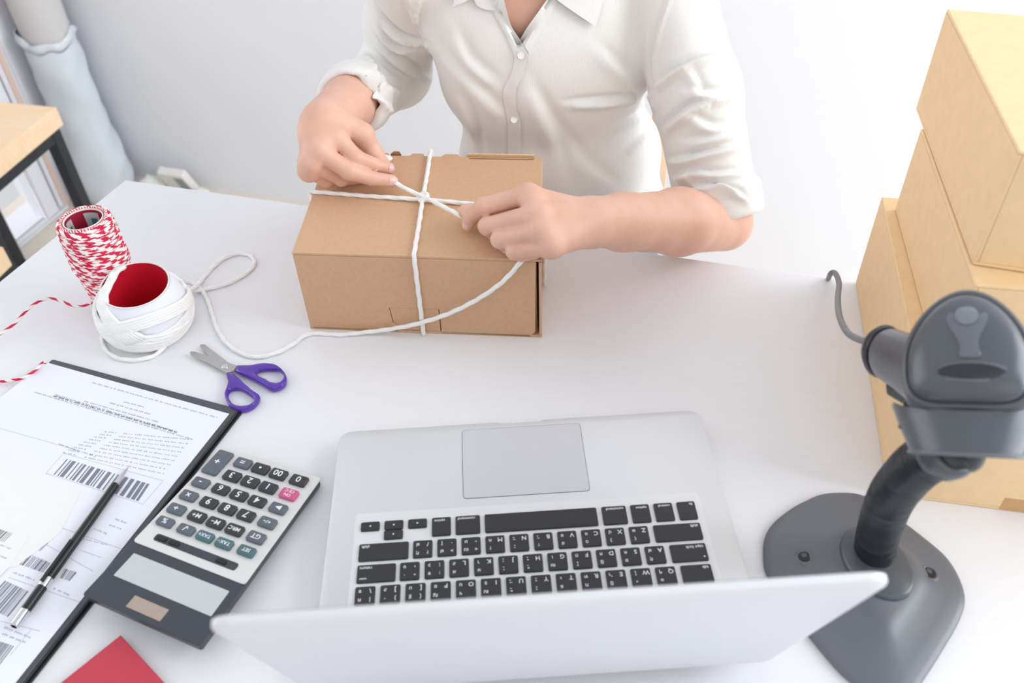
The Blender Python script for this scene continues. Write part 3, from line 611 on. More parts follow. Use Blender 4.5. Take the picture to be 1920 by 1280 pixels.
# ruled address boxes further down
for pa, pb in (((100,983),(235,1028)), ((78,1010),(215,1060)), ((146,1040),(172,1048)), ((50,1040),(190,1078)), ((30,1062),(165,1108)), ((110,1093),(128,1100)), ((8,1158),(80,1184)), ((0,1176),(66,1202)), ((0,1186),(60,1210))):
    pass
for a, b, h in (((-348.2, -70.2, 4.0),(-336.9, -75.4, 4.0),1.5), ((-351.5, -75.9, 4.0),(-339.8, -81.1, 4.0),1.4), ((-363.5, -78.7, 4.0),(-351.1, -85.0, 4.0),1.5), ((-398.9, -67.8, 4.0),(-391.3, -49.5, 4.0),2.2), ((-416.8, -116.8, 4.0),(-395.9, -125.7, 4.0),1.5), ((-378.8, -134.2, 4.0),(-364.0, -141.5, 4.0),1.5), ((-405.5, -165.8, 4.0),(-381.7, -176.3, 4.0),1.6), ((-405.1, -171.1, 4.0),(-383.4, -180.5, 4.0),1.6), ((-372.4, -87.1, 4.0),(-345.6, -96.5, 4.0),1.0)): textline(mb, a, b, h)
for a, b in (((-399.5, -71.6, 4.0),(-334.5, -100.4, 4.0)), ((-410.3, -84.1, 4.0),(-351.6, -120.3, 4.0)), ((-368.8, -98.8, 4.0),(-349.0, -107.5, 4.0)), ((-414.8, -97.3, 4.0),(-391.7, -108.2, 4.0)), ((-418.8, -120.6, 4.0),(-353.8, -147.8, 4.0)), ((-411.0, -159.6, 4.0),(-376.9, -170.5, 4.0)), ((-392.1, -189.2, 4.0),(-383.7, -168.3, 4.0))): a, b = V3(*a), V3(*b); d = (b-a)/np.linalg.norm(b-a); n = V3(-d[1], d[0], 0)*0.35; quadmark(mb, a, b, b+n, a+n)
S1.part('printed_text', mb, 'ink', kind='stuff')
mb = MB(); textline(mb, (-450.5, 83.2, 4.0), (-317.6, 24.5, 4.0), 2.0, dens=0.95); textline(mb, (-449.1, 85.2, 4.0), (-319.1, 26.6, 4.0), 0.8, dens=0.95); S1.part('bold_line', mb, 'ink_dark', kind='stuff')
for q, n, sd in ((((-411.1, 1.4, 4.0),(-327.0, -34.4, 4.0),(-332.1, -52.5, 4.0),(-417.4, -15.9, 4.0)), 21, 3), (((-406.1, -86.0, 4.0),(-396.9, -89.9, 4.0),(-400.9, -97.4, 4.0),(-409.2, -94.7, 4.0)), 6, 5), (((-411.0, -99.7, 4.0),(-383.6, -111.9, 4.0),(-386.7, -120.5, 4.0),(-414.7, -108.5, 4.0)), 14, 7), (((-375.6, -115.5, 4.0),(-363.9, -120.3, 4.0),(-367.5, -127.8, 4.0),(-377.1, -124.2, 4.0)), 8, 8), (((-420.3, -123.4, 4.0),(-396.8, -135.2, 4.0),(-404.7, -156.9, 4.0),(-430.5, -144.9, 4.0)), 15, 9), (((-413.9, -173.1, 4.0),(-391.7, -181.6, 4.0),(-399.0, -202.0, 4.0),(-422.6, -191.2, 4.0)), 16, 10)):
    mb = MB(); bars(mb, *q, n, seed=sd); S1.part('barcode', mb, 'ink_dark', kind='stuff')
S2 = sheet('printed_sheet', [(-538.3, 25.8, 4.8), (-557.7, -73.3, 4.8), (-465.1, -116.1, 4.8), (-416.1, -110.9, 4.8), (-390.8, -80.9, 4.8), (-386.7, -36.7, 4.8)], 4.75, 'paper2', 'plain off-white slip lying over the upper left of the barcode sheet')
S3 = sheet('printed_sheet', [(-508.0, -44.6, 5.2), (-512.8, -112.7, 5.2), (-435.2, -137.8, 5.2), (-421.1, -110.8, 5.2), (-415.3, -80.9, 5.2)], 5.2, 'paper2', 'small off-white label with a short barcode at the left frame edge')
mb = MB(); bars(mb, (-445.8, -71.8, 5.6), (-430.1, -78.4, 5.6), (-434.1, -86.6, 5.6), (-450.6, -80.0, 5.6), 9, z=5.62, seed=12); S3.part('barcode', mb, 'ink_dark', kind='stuff')
mb = MB(); textline(mb, (-436.5, -89.5, 5.6), (-426.0, -94.5, 5.6), 1.3, z=5.62); textline(mb, (-442.6, -96.3, 5.6), (-426.1, -103.6, 5.6), 1.3, z=5.62); S3.part('printed_text', mb, 'ink', kind='stuff')
S3b = None

# pen
pa, pb = V3(*(-349.5, -14.2, 8.6)), V3(*(-392.7, -162.5, 10.6)); pd = pb-pa; PL = np.linalg.norm(pd); pd /= PL; pu = np.cross(pd, UZ); pu /= np.linalg.norm(pu); PA = np.array([pu, np.cross(pd, pu), pd])
T = Thing('pen', 'slim black ballpoint pen with silver tip and rings lying on the barcode sheet', 'pen', tuple((pa+pb)/2-UZ*4))
mb = MB(); mb.lathe([(0.4, 0), (0.5, 3), (1.1, 5), (2.6, 19), (3.1, 22)], pa, 20, PA); T.part('tip', mb, 'chrome', True)
mb = MB(); mb.lathe([(3.2, 22), (3.5, 26), (3.9, 60), (3.9, 118)], pa, 20, PA); T.part('barrel', mb, 'black', True)
mb = MB(); mb.lathe([(4.05, 118), (4.2, 119), (4.2, 125), (4.0, 126)], pa, 20, PA); T.part('ring', mb, 'chrome', True)
mb = MB(); mb.lathe([(4.0, 126.2), (4.0, 146), (3.7, 147)], pa, 20, PA); T.part('cap_barrel', mb, 'black', True)
mb = MB(); mb.lathe([(3.9, 147.2), (3.8, 160), (2.6, 161), (2.4, PL-4), (1.6, PL)], pa, 20, PA); T.part('plunger', mb, 'chrome', True)
mb = MB(); q0 = pa+pd*84+UZ*5.0-pu*0; q1 = pa+pd*124+UZ*5.2; mb.bar(q0, q1, 3.2, 1.0); T.part('clip', mb, 'black', bevel=0.4)

# ------------------------------------------------------------------ scissors
def SP(x, y, z): return (x, y, z)
T = Thing('scissors', 'small open scissors with see-through purple handles beside the clipboard', 'scissors', (-285, 105, 0))
def zoomed(l, z): return l
fb = [(-329.4, 135.2, 4.0), (-328.6, 136.8, 4.0), (-324.1, 135.8, 4.0), (-308.0, 127.3, 4.0), (-290.7, 118.5, 4.0), (-284.3, 114.9, 4.0), (-277.4, 111.5, 4.0), (-279.0, 104.7, 4.0), (-282.7, 102.0, 4.0), (-286.1, 101.7, 4.0), (-305.9, 116.8, 4.0), (-328.2, 131.7, 4.0)]
bb = [(-322.3, 146.6, 2.5), (-321.0, 148.5, 2.5), (-316.7, 147.3, 2.5), (-302.4, 133.1, 2.5), (-288.0, 118.6, 2.5), (-282.3, 110.4, 2.5), (-286.0, 107.6, 2.5), (-295.0, 116.9, 2.5), (-301.9, 123.1, 2.5), (-310.0, 129.6, 2.5)]
mb = MB(); mb.prism([V3(*p)*V3(1,1,0)+UZ*3.8 for p in fb][::-1], (0, 0, 1.4)); fbl = T.part('blade', mb, 'steel', bevel=0.4)
mb = MB(); mb.prism([V3(*p)*V3(1,1,0)+UZ*2.2 for p in bb][::-1], (0, 0, 1.4)); T.part('blade', mb, 'steel', bevel=0.4)
sc0 = V3(*(-289.1, 110.3, 5.0)); mb = MB(); mb.lathe([(3.4, 5.2), (3.4, 6.0), (2.9, 6.5), (1.0, 6.6)], sc0*V3(1,1,0), 20); T.part('pivot_screw', mb, 'chrome', True)
def handle(outer, inner, z0, z1):
    o = np.array(outer)[:, :2]; i_ = np.array(inner)[:, :2]; c = i_.mean(0); N = 72
    def samp(poly):
        out = []; P_ = spline([(p[0], p[1], 0) for p in poly], 0.6, True)[:, :2]
        ang = np.arctan2(P_[:,1]-c[1], P_[:,0]-c[0]); r = np.hypot(P_[:,0]-c[0], P_[:,1]-c[1])
        for t in np.linspace(-math.pi, math.pi, N, endpoint=False):
            dd = np.abs((ang-t+math.pi) % (2*math.pi)-math.pi); k = np.argsort(dd)[:3]; rr = r[k].max(); out.append(c+rr*V3(math.cos(t), math.sin(t)))
        return np.array(out)
    O, I = samp(outer), samp(inner)
    def mixr(f, z): return [(p[0], p[1], z) for p in I+(O-I)*f]
    mb = MB(); zm = (z0+z1)/2
    mb.rings([mixr(0.0, zm-2.2), mixr(0.12, z0+.8), mixr(0.3, z0), mixr(0.75, z0), mixr(0.92, z0+.8), mixr(1.0, zm), mixr(0.92, z1-.8), mixr(0.75, z1), mixr(0.3, z1), mixr(0.12, z1-.8), mixr(0.0, zm+2.2), mixr(0.0, zm-2.2)], False, False)
    return mb
hA = handle([(-278.6, 105.2, 5.0), (-276.5, 111.1, 5.0), (-268.7, 108.9, 5.0), (-261.8, 108.7, 5.0), (-255.1, 110.0, 5.0), (-247.6, 109.8, 5.0), (-238.4, 107.2, 5.0), (-229.5, 97.9, 5.0), (-224.4, 86.5, 5.0), (-226.6, 76.9, 5.0), (-235.3, 72.9, 5.0), (-245.0, 79.2, 5.0), (-254.9, 87.1, 5.0), (-267.5, 95.9, 5.0), (-276.3, 101.2, 5.0)],
            [(-256.0, 98.7, 5.0), (-252.7, 101.8, 5.0), (-243.3, 102.1, 5.0), (-234.0, 99.8, 5.0), (-228.1, 91.8, 5.0), (-227.8, 85.8, 5.0), (-230.7, 82.1, 5.0), (-237.6, 82.2, 5.0), (-247.1, 88.9, 5.0), (-255.3, 94.9, 5.0)], 1.2, 8.2)
T.part('handle', hA, 'purple', True, angle=60)
hB = handle([(-286.8, 99.1, 5.0), (-282.7, 92.0, 5.0), (-281.4, 81.6, 5.0), (-282.0, 71.5, 5.0), (-278.4, 61.3, 5.0), (-271.4, 52.3, 5.0), (-260.7, 48.2, 5.0), (-252.6, 51.6, 5.0), (-247.8, 59.6, 5.0), (-247.6, 65.7, 5.0), (-255.5, 73.5, 5.0), (-264.6, 83.0, 5.0), (-272.7, 92.6, 5.0), (-281.1, 101.6, 5.0), (-285.3, 101.6, 5.0)],
            [(-278.9, 72.6, 5.0), (-277.8, 77.2, 5.0), (-272.9, 79.0, 5.0), (-265.7, 75.8, 5.0), (-258.4, 69.4, 5.0), (-251.9, 62.1, 5.0), (-253.2, 56.2, 5.0), (-260.9, 53.7, 5.0), (-270.4, 56.3, 5.0), (-276.8, 64.6, 5.0)], 0.6, 7.4)
T.part('handle', hB, 'purple', True, angle=60)

# ------------------------------------------------------------------ red notebook at the bottom edge
r0 = V3(*(-312.7, -179.6, 0.0)); d1 = V3(*(-343.3, -211.7, 0.0))-r0; d2 = V3(*(-275.8, -216.6, 0.0))-r0; d1 /= np.linalg.norm(d1); d2 -= d1*(d1@d2); d2 /= np.linalg.norm(d2)
T = Thing('notebook', 'red notebook poking in at the bottom edge near the calculator', 'notebook', tuple(r0+d1*60+d2*45))
def nbp(z0, z1, i, m, name):
    mb = MB(); a, b = 130-i, 95-i; q = [r0+d1*i+d2*i, r0+d1*a+d2*i, r0+d1*a+d2*b, r0+d1*i+d2*b]; mb.prism([p*V3(1,1,0)+UZ*z0 for p in q], (0, 0, z1-z0)); T.part(name, mb, m, bevel=0.4)
nbp(0.3, 1.3, 0, 'red', 'back_cover'); nbp(1.35, 6.0, 1.8, 'card_white', 'page_block'); nbp(6.05, 7.2, 0, 'red', 'front_cover')
# ------------------------------------------------------------------ calculator, wedge-shaped, display end raised towards the viewer
CQ = [V3(*(-271.0, -0.7, 10.0)), V3(*(-176.0, -43.1, 10.0)), V3(*(-342.7, -154.0, 25.0)), V3(*(-244.0, -203.6, 25.0))]
T = Thing('calculator', 'silver and graphite desk calculator with black keys beside the laptop', 'calculator', tuple((sum(CQ)/4)*V3(1,1,0)))
cn = np.cross(CQ[2]-CQ[0], CQ[1]-CQ[0]); cn /= np.linalg.norm(cn); cn = cn if cn[2] > 0 else -cn
def cl(u, v, h=0.0): a, b = u/104, v/168; return (CQ[0]*(1-a)+CQ[1]*a)*(1-b)+(CQ[2]*(1-a)+CQ[3]*a)*b+cn*h
cu = (CQ[1]-CQ[0]+CQ[3]-CQ[2]); cu /= np.linalg.norm(cu); cv_ = (CQ[2]-CQ[0]+CQ[3]-CQ[1]); cv_ /= np.linalg.norm(cv_)
def cslab(u0, u1, v0, v1, h0, h1, r=0.0, n=5, top_in=0.0):
    poly = roundpoly([(u0, v0), (u1, v0), (u1, v1), (u0, v1)], r, n) if r else [(u0, v0), (u1, v0), (u1, v1), (u0, v1)]
    uc, vc = (u0+u1)/2, (v0+v1)/2; sc = lambda p, i: (uc+(p[0]-uc)*(1-2*i/abs(u1-u0)), vc+(p[1]-vc)*(1-2*i/abs(v1-v0)))
    mb = MB(); mb.rings([[cl(*p, h0) for p in poly], [cl(*p, h1-min(.8, (h1-h0)/2) if top_in else h1) for p in poly]]+([[cl(*sc(p, top_in), h1) for p in poly]] if top_in else [])); return mb
T.part('body', cslab(0.4, 103.6, 1.0, 167, -8.0, -1.6, 3), 'graphite', bevel=0.8)
T.part('face_plate', cslab(0, 104, 0, 113.6, -1.55, 0, 3.5), 'silver', bevel=0.5)
T.part('display_panel', cslab(0, 104, 114.2, 168, -1.55, 0.2, 2.5), 'graphite', bevel=0.6)
T.part('display', cslab(9.4, 97.4, 122.8, 145.4, 0.22, 0.5, 0.8), 'lcd', label='blank grey liquid crystal display')
T.part('solar_cell', cslab(36, 66.4, 153, 163.3, 0.22, 0.5), 'solar')
mb = MB(); a_, b_ = cl(52, 150, -8.1), cl(52, 162, -8.1)
mb.prism([cl(10, 140, -8.1)*V3(1,1,0)+UZ*0.3, cl(94, 140, -8.1)*V3(1,1,0)+UZ*0.3, cl(94, 152, -8.1)*V3(1,1,0)+UZ*0.3, cl(10, 152, -8.1)*V3(1,1,0)+UZ*0.3], (0, 0, 12.5)); T.part('support_foot', mb, 'graphite')
T.part('switch_groove', cslab(13.4, 90.2, 99.6, 106.4, 0.02, 0.4, 2.4), 'graphite')
for u in (20, 32, 76): T.part('slide_switch', cslab(u-4.5, u+4.5, 101.2, 104.8, 0.42, 1.5, 0.8), 'black', bevel=0.3)
def ckey(u, v, wd, ht, m, s, size=6.4):
    u -= 0.4; v += 0.8
    k = T.part('key', cslab(u-wd/2, u+wd/2, v-ht/2, v+ht/2, 0.03, 3.2, 1.8, 4, 1.1), m, True, angle=30)
    mb = MB()
    if s == 'play': mb.add([cl(u+3, v-2.4, 3.26), cl(u+3, v+2.4, 3.26), cl(u-2.6, v, 3.26)], [(0, 1, 2)])
    else:
        for j, ln in enumerate(s.split('\n')):
            nl = len(s.split('\n')); text_on(mb, ln, cl(u, v+((nl-1)/2-j)*4.2, 3.26), -cu, cv_, size)
    T.part('legend', mb, 'legend', parent=k)
CU = (12.2, 32.4, 50.6, 68.7, 89.0)
G, B_, TL_, PK = 'graphite_key', 'black_key2', 'teal_key', 'pink_key'
ckey(10.8, 17.2, 15.4, 27.5, G, '+', 10)
for u, s, m in zip(CU[1:], ('=', '•', '00', '0'), (G, B_, B_, B_)): ckey(u-.4, 10.0, 15.4, 10.2, m, s, 8.8)
for u, s, m in zip(CU[1:], ('3', '2', '1', 'ON\nCE·C'), (B_, B_, B_, PK)): ckey(u, 26.1, 15.4, 10.2, m, s, 8.8 if m == B_ else 4.2)
for v, row in ((42.1, ('-', '6', '5', '4', 'play')), (57.9, ('×', '9', '8', '7', '+/−')), (73.6, ('÷', 'M+', 'M−', 'MRC', 'GT'))):
    for i, (u, s) in enumerate(zip(CU, row)): ckey(u, v, 15.0, 9.4, G if i in (0, 4) else B_, s, 8.8 if len(s) == 1 else (6.4 if len(s) == 2 else 5.2))
for u, s, m in zip(CU, ('%', '√', 'TAX+', 'TAX−', 'SET'), (G, G, TL_, TL_, TL_)): ckey(u+.4, 88.0 if s != 'SET' else 87.4, 14.6, 8.4, m, s, 7 if len(s) == 1 else 4.6)

# ------------------------------------------------------------------ hand scanner on its gooseneck stand
ob = [(183.0, -150.1, 4.0), (188.8, -130.5, 4.0), (200.3, -115.7, 4.0), (219.8, -102.2, 4.0), (235.7, -94.7, 4.0), (248.4, -90.1, 4.0), (263.2, -89.6, 4.0), (279.4, -92.6, 4.0), (295.5, -104.4, 4.0), (304.6, -121.2, 4.0), (316.6, -140.4, 4.0), (326.0, -158.6, 4.0), (328.1, -178.0, 4.0), (324.1, -196.1, 4.0), (311.8, -212.9, 4.0), (292.1, -232.6, 4.0), (273.0, -250.3, 4.0), (249.7, -270.2, 4.0), (237.1, -271.9, 4.0), (224.9, -261.6, 4.0), (212.0, -244.3, 4.0), (202.9, -224.9, 4.0), (194.6, -204.2, 4.0), (186.6, -179.0, 4.0), (182.2, -162.2, 4.0)]
oc = np.array(ob)*V3(1,1,0); oc = spline(oc, 4.0, True); bc = V3(*(263.4, -167.3, 12.0))*V3(1,1,0)
T = Thing('scanner_stand', 'dark grey scanner stand with rounded base plate and ribbed bent neck', 'stand', tuple(bc))
def shr(f, z): return [bc*V3(1,1,0)+(q-bc)*f+UZ*z for q in oc]
mb = MB(); mb.rings([shr(0.985, 0.4), shr(1.0, 1.6), shr(1.0, 3.4), shr(0.985, 5.2), shr(0.93, 6.6), shr(0.8, 8.2), shr(0.62, 10.6), shr(0.52, 13.2), shr(0.44, 16.2)])
T.part('base_plate', mb, 'scan_base', True, angle=70)
base_t = BVHTree.FromPolygons(mb.v, mb.f)
cd_ = V3(*(262.0, -188.7, 18.0))-V3(*(253.1, -145.2, 18.0)); cd_[2] = 0; cd_ /= np.linalg.norm(cd_); cp = np.cross(UZ, cd_)
def ovl(a, b, z, off=0): return [bc+cd_*(off+a*math.cos(t))+cp*b*math.sin(t)+UZ*z for t in np.linspace(0, 2*math.pi, 48, endpoint=False)]
mb = MB(); mb.rings([ovl(34, 25, 9), ovl(33, 24.5, 17), ovl(32, 23.6, 20), ovl(30.5, 22, 21)]); T.part('collar', mb, 'scan', True, angle=60)
for q in ((213.2, -153.8, 9.0), (303.6, -175.0, 9.0)):
    h = base_t.ray_cast(Vector((q[0], q[1], 60)), Vector((0, 0, -1)))
    if h[0] is None: continue
    up_ = V3(*h[1]); up_ = up_ if up_[2] > 0 else -up_; e_ = np.cross(up_, V3(0, 1, 0)); e_ /= np.linalg.norm(e_); HA = np.array([e_, np.cross(up_, e_), up_]); hc = V3(*h[0])
    mb = MB(); mb.lathe([(4.0, 0.1), (7.2, 0.05), (6.3, 0.9), (5.4, 0.9), (4.6, 0.2)], hc, 28, HA, False, False); h_ = T.part('screw_hole', mb, 'scan_base', True)
    mb = MB(); mb.lathe([(5.3, 0.1), (5.3, 0.4)], hc, 24, HA); T.part('recess', mb, 'black', parent=h_)
    mb = MB(); mb.lathe([(2.0, 0.36), (2.2, 0.7), (1.0, 0.8)], hc-HA[1]*1.4, 16, HA); T.part('screw', mb, 'scan', parent=h_)
npts = spline([(265.9, -159.2, 14.0), (258.9, -162.0, 45.0), (243.1, -179.6, 113.6), (239.3, -190.5, 153.4), (239.7, -199.5, 180.7), (243.8, -208.0, 198.2)], 0.9)
L_ = np.concatenate([[0], np.cumsum(np.linalg.norm(np.diff(npts, axis=0), axis=1))])
mb = MB(); mb.tube(npts, 15.0+0.42*np.sin(2*math.pi*L_/3.0), 28); T.part('gooseneck', mb, 'scan_dark', True, angle=None, label='ribbed black gooseneck')
# head frame: rv from the viewer, nrm = top of the head, nose = beak pointing down to the desk
Hc = V3(*(247.1, -186.9, 253.9)); cam_p = V3(*[-21.065, -528.578, 600.537]); rv = (Hc-cam_p)/np.linalg.norm(Hc-cam_p)
side = V3(*[[0.997949, -0.057161, -0.028825], [-0.059837, -0.672814, -0.737388], [0.022756, 0.7376, -0.674854]][0]); side -= rv*(side@rv); side /= np.linalg.norm(side); upv = np.cross(side, rv)
ta = math.radians(24); nrm = -rv*math.cos(ta)+upv*math.sin(ta); nose = -rv*math.sin(ta)-upv*math.cos(ta)
def hp(s_, n_, t_): return Hc+side*s_+nose*n_+nrm*t_
q0 = npts[-1]; mb = MB(); ax_ = npts[-1]-npts[-6]; ax_ /= np.linalg.norm(ax_); e1_ = np.cross(ax_, UZ); e1_ /= np.linalg.norm(e1_); A3 = np.array([e1_, np.cross(ax_, e1_), ax_])
mb.lathe([(15.6, -8), (17.2, -4), (17.2, 3), (15.5, 6), (13, 7)], q0, 32, A3); T.part('neck_ring', mb, 'scan', True)
mb = MB(); mb.lathe([(12.5, 6), (13, 9), (9, 12)], q0, 24, A3); T.part('swivel', mb, 'black', True)
# cup: an open band that holds the beak
def band(nz, a, b, t0, t1, n=40, bow=0.0, thk=0.0): return [hp(a*math.sin(t), nz+bow*math.cos(t), b*math.cos(t)-b+thk) for t in np.linspace(t0, t1, n)]
t0, t1 = -1.6, 1.6
def cupring(nz, a, b, bow, dt=0.0): 
    return [hp(a*math.sin(t), nz+bow*math.cos(t), b*(math.cos(t)-1)-1+dt) for t in np.linspace(t0, t1, 41)]
oz = [(14, 40.5, 34, 17), (16, 41.0, 34.5, 17), (29, 37.0, 31, 13.5), (45, 31.2, 27, 9.5), (47, 30.5, 26.4, 9)]
outer = [cupring(*o) for o in oz]; inner = [cupring(o[0]+(0.6 if k == 0 else (-0.6 if k == 4 else 0)), o[1]-2.8, o[2], o[3]-2.0, -2.8) for k, o in enumerate(oz)]
mb = MB(); mb.rings([o+i[::-1] for o, i in zip(outer, inner)]); T.part('cup', mb, 'scan', True, angle=40)
mb = MB(); mb.tube([V3(*p) for p in cupring(47.6, 30.6, 26.5, 9)], 1.4, 8); T.part('cup_rim', mb, 'scan_base', True)
for s_ in (-1, 1):
    mb = MB(); mb.rings([[hp(s_*(35-2*f)+a, 30-26*f+b*0.6, -32-20*f+b) for a, b in ((-2,-7),(2,-7),(2,9),(-2,9))] for f in np.linspace(0, 1, 6)]); T.part('cup_bracket', mb, 'scan_dark', bevel=1)
mb = MB(); mb.tube(spline([q0+ax_*15, q0+ax_*24+V3(2,8,6), hp(0, 44, -44), hp(0, 34, -54)], 2), 9, 16); T.part('cup_arm', mb, 'scan_dark', True)

T = Thing('barcode_scanner', 'dark grey handheld barcode scanner resting head down in the bent stand', 'scanner', tuple(hp(0, 0, -30)))
def arch(sx, n0, n1, N=64):
    """egg outline: broad rounded beak end at n1, pointed arch at n0"""
    out = []
    for t in np.linspace(0, 2*math.pi, N, endpoint=False):
        c, s_ = math.cos(t), math.sin(t); r = abs(s_)
        yy = c; x = s_*(1.0-0.16*max(0, -yy)**1.3) if yy < 0 else math.copysign(abs(s_)**0.42, s_)
        y = n0*(-yy) if yy < 0 else n1*abs(yy)**0.62
        out.append((sx*x, y))
    return out
AO = arch(34.5, -46, 30)
def ar(f, t, shift=0.0): return [hp(p[0]*f, p[1]*f+shift, t) for p in AO]
mb = MB(); mb.rings([ar(0.55, -58, 4), ar(0.78, -48, 3), ar(0.93, -34, 1), ar(0.99, -20), ar(1.0, -8), ar(0.995, -3.2), ar(0.96, -1.6), ar(0.915, -1.2), ar(0.9, -2.6), ar(0.5, -2.6)])
T.part('housing', mb, 'scan', True, angle=50)
mb = MB(); mb.rings([ar(0.885, -2.5), ar(0.885, 0.2), ar(0.86, 2.4), ar(0.78, 5.2), ar(0.64, 8.0), ar(0.48, 10.0), ar(0.3, 11.2), ar(0.1, 11.7)]); top = T.part('top_shell', mb, 'scan', True, angle=60)
def domeh(s_, n_):
    # height of the top shell over a point of its outline plane
    best = 1.0
    for f in np.linspace(0.02, 1, 60):
        k = max(abs(s_)/34.5, (abs(n_)/39.5 if n_ < 0 else abs(n_)/30)); 
    f = math.hypot(s_/34.5, n_/(39.5 if n_ < 0 else 30)); return float(np.interp(f, [0.1, .3, .48, .64, .78, .86, .885], [11.7, 11.2, 10, 8, 5.2, 2.4, 0.2]))
def patch(loop, z0, z1, name, m, inset=0.75):
    c = np.mean(loop, 0); mb = MB(); mb.rings([[hp(p[0], p[1], domeh(*p)+z0) for p in loop], [hp(p[0], p[1], domeh(*p)+z1) for p in loop], [hp(*(c+(p-c)*inset), domeh(*(c+(p-c)*inset))+z1+.25) for p in loop], [hp(*(c+(p-c)*.3), domeh(*(c+(p-c)*.3))+z1+.35) for p in loop]]); return T.part(name, mb, m, True, angle=50)
tt = np.linspace(0, 2*math.pi, 40, endpoint=False)
lo_ = []
for t in tt:   # keyhole-shaped moulding: round head, narrow waist, running to the oval
    y = -22+10*(-math.cos(t)) if math.cos(t) > -0.2 else None
key_l = [(0,-33),(6,-31.5),(10,-27),(10.6,-21),(8.6,-14),(6.2,-8),(5.6,-2),(6.5,4),(-3.5,4),(-3.6,-2),(-5.5,-8),(-8.6,-14),(-10.2,-21),(-9,-27),(-5.5,-31.5)]
kl = [np.array(p[:2]) for p in spline([(a, b, 0) for a, b in key_l], 1.5, True)]
patch(kl, -1.0, 0.9, 'light_channel', 'scan_base', 0.86)
patch([np.array((6.0*math.cos(t), -22.5+7.0*math.sin(t))) for t in tt], 0.8, 1.9, 'status_lens', 'lens')
patch([np.array((20*math.cos(t)+3, 12.5+5.6*math.sin(t))) for t in tt], -0.6, 0.8, 'badge_rim', 'scan_base', 0.88)
patch([np.array((16.8*math.cos(t)+2, 12.5+4.2*math.sin(t))) for t in tt], 0.7, 1.5, 'oval_badge', 'scan_dark')
# handle running away behind the head
h0 = hp(-14, 0, -34); h1 = V3(*(246.0, -113.3, 189.1)); hd = h1-h0; HL = np.linalg.norm(hd); hd /= HL; e1_ = np.cross(hd, UZ); e1_ /= np.linalg.norm(e1_); e2_ = np.cross(e1_, hd)
def hr(t, a, b): return [h0+hd*t+e1_*a*math.cos(u)+e2_*b*math.sin(u) for u in np.linspace(0, 2*math.pi, 40, endpoint=False)]
mb = MB(); mb.rings([hr(0, 20, 24), hr(HL*.3, 17, 22), hr(HL*.65, 15, 19.5), hr(HL*.92, 14.5, 18.5), hr(HL, 13, 17)]); T.part('handle', mb, 'scan', True, angle=50)
mb = MB(); mb.rings([hr(HL+.2, 14, 18), hr(HL+4, 15, 19), hr(HL+10, 13, 16), hr(HL+13, 8, 10)]); T.part('handle_cap', mb, 'scan_dark', True, angle=50)
mb = MB(); mb.rings([[h0+hd*t-e2_*z+e1_*x for x, z in ((-6, 17), (6, 17), (5, 26), (-5, 26))] for t in np.linspace(HL*.35, HL*.85, 5)]); T.part('trigger', mb, 'black', bevel=2)
ce = h0+hd*(HL+12)
cpts = [ce, V3(*(242.5, -97.4, 185.7)), V3(*(243.3, -81.1, 172.4)), (248.7, -51.4, 153.2), (263.8, -6.1, 129.1), (287.4, 48.3, 100.5), (310.1, 97.4, 77.9), (317.5, 123.7, 68.4), (319.7, 136.3, 58.4), (355.2, 207.8, -8.0), (374.0, 245.6, -40.0)]
mb = MB(); mb.tube(spline(cpts, 5), 2.6, 12); T.part('cable', mb, 'cable', True, angle=None, label='thin grey cable running over the far desk edge')
mb = MB(); mb.tube(spline([ce-hd*2, ce+hd*5, V3(*(242.7, -94.4, 183.0))], 2), [4.2]*len(spline([ce-hd*2, ce+hd*5, V3(*(242.7, -94.4, 183.0))], 2)), 14); T.part('strain_relief', mb, 'scan_dark', True)

# ------------------------------------------------------------------ red and white twine on a tapered tube
sb = V3(-427, 227, 0)
T = Thing('twine_spool', 'tall spool of red and white baker\'s twine standing behind the white cord ball', 'spool', tuple(sb))
mb = MB(); mb.lathe([(17.2, 0.3), (17.6, 1), (19.8, 112), (18.9, 112.6), (18.4, 112), (15.5, 2), (15, 0.4)], sb, 48, cap0=False, cap1=False); T.part('card_tube', mb, 'card_white', True)
mb = MB(); mb.lathe([(18.3, 111), (15.4, 3)], sb, 48, cap0=False, cap1=False); T.part('tube_lining', mb, 'crimson_in', True)
for k, (t_a, t_b) in enumerate(((1.05, 1.95), (2.7, 3.3), (0.0, 0.35))):
    mb = MB(); mb.rings([[sb+V3(17.8*math.cos(t), 17.8*math.sin(t), 0)*(0.995 if z > 90 else 0.96)+UZ*z for z in (80, 95, 108)] for t in np.linspace(t_a, t_b, 8)], False, False, False); T.part('tube_label', mb, 'lcd')
    mb = MB(); mb.rings([[sb+V3(17.4*math.cos(t), 17.4*math.sin(t), 0)*(0.995 if z > 90 else 0.97)+UZ*z for z in (93, 97, 101)] for t in np.linspace(t_a+.25*(t_b-t_a), t_b-.35*(t_b-t_a), 6)], False, False, False); T.part('printed_patch', mb, 'teal_ink')
prof = ([0, 6, 12, 30, 52, 58, 80, 104, 110, 113], [18.5, 19.5, 21.5, 23.6, 25.2, 27, 26.6, 25.6, 24.2, 22])
mb = MB(); mb.lathe([(float(np.interp(z, *prof))-1.6, z) for z in (5, 8, 12, 30, 52, 58, 80, 104, 109, 111.5)], sb, 48); 
mb = MB(); mb.lathe([(float(np.interp(z, *prof))-1.6, z) for z in (5, 8, 12, 30, 52, 58, 80, 104, 109, 111.5)]+[(20, 112)], sb, 48, cap0=False, cap1=False); T.part('twine_bed', mb, 'red', True)
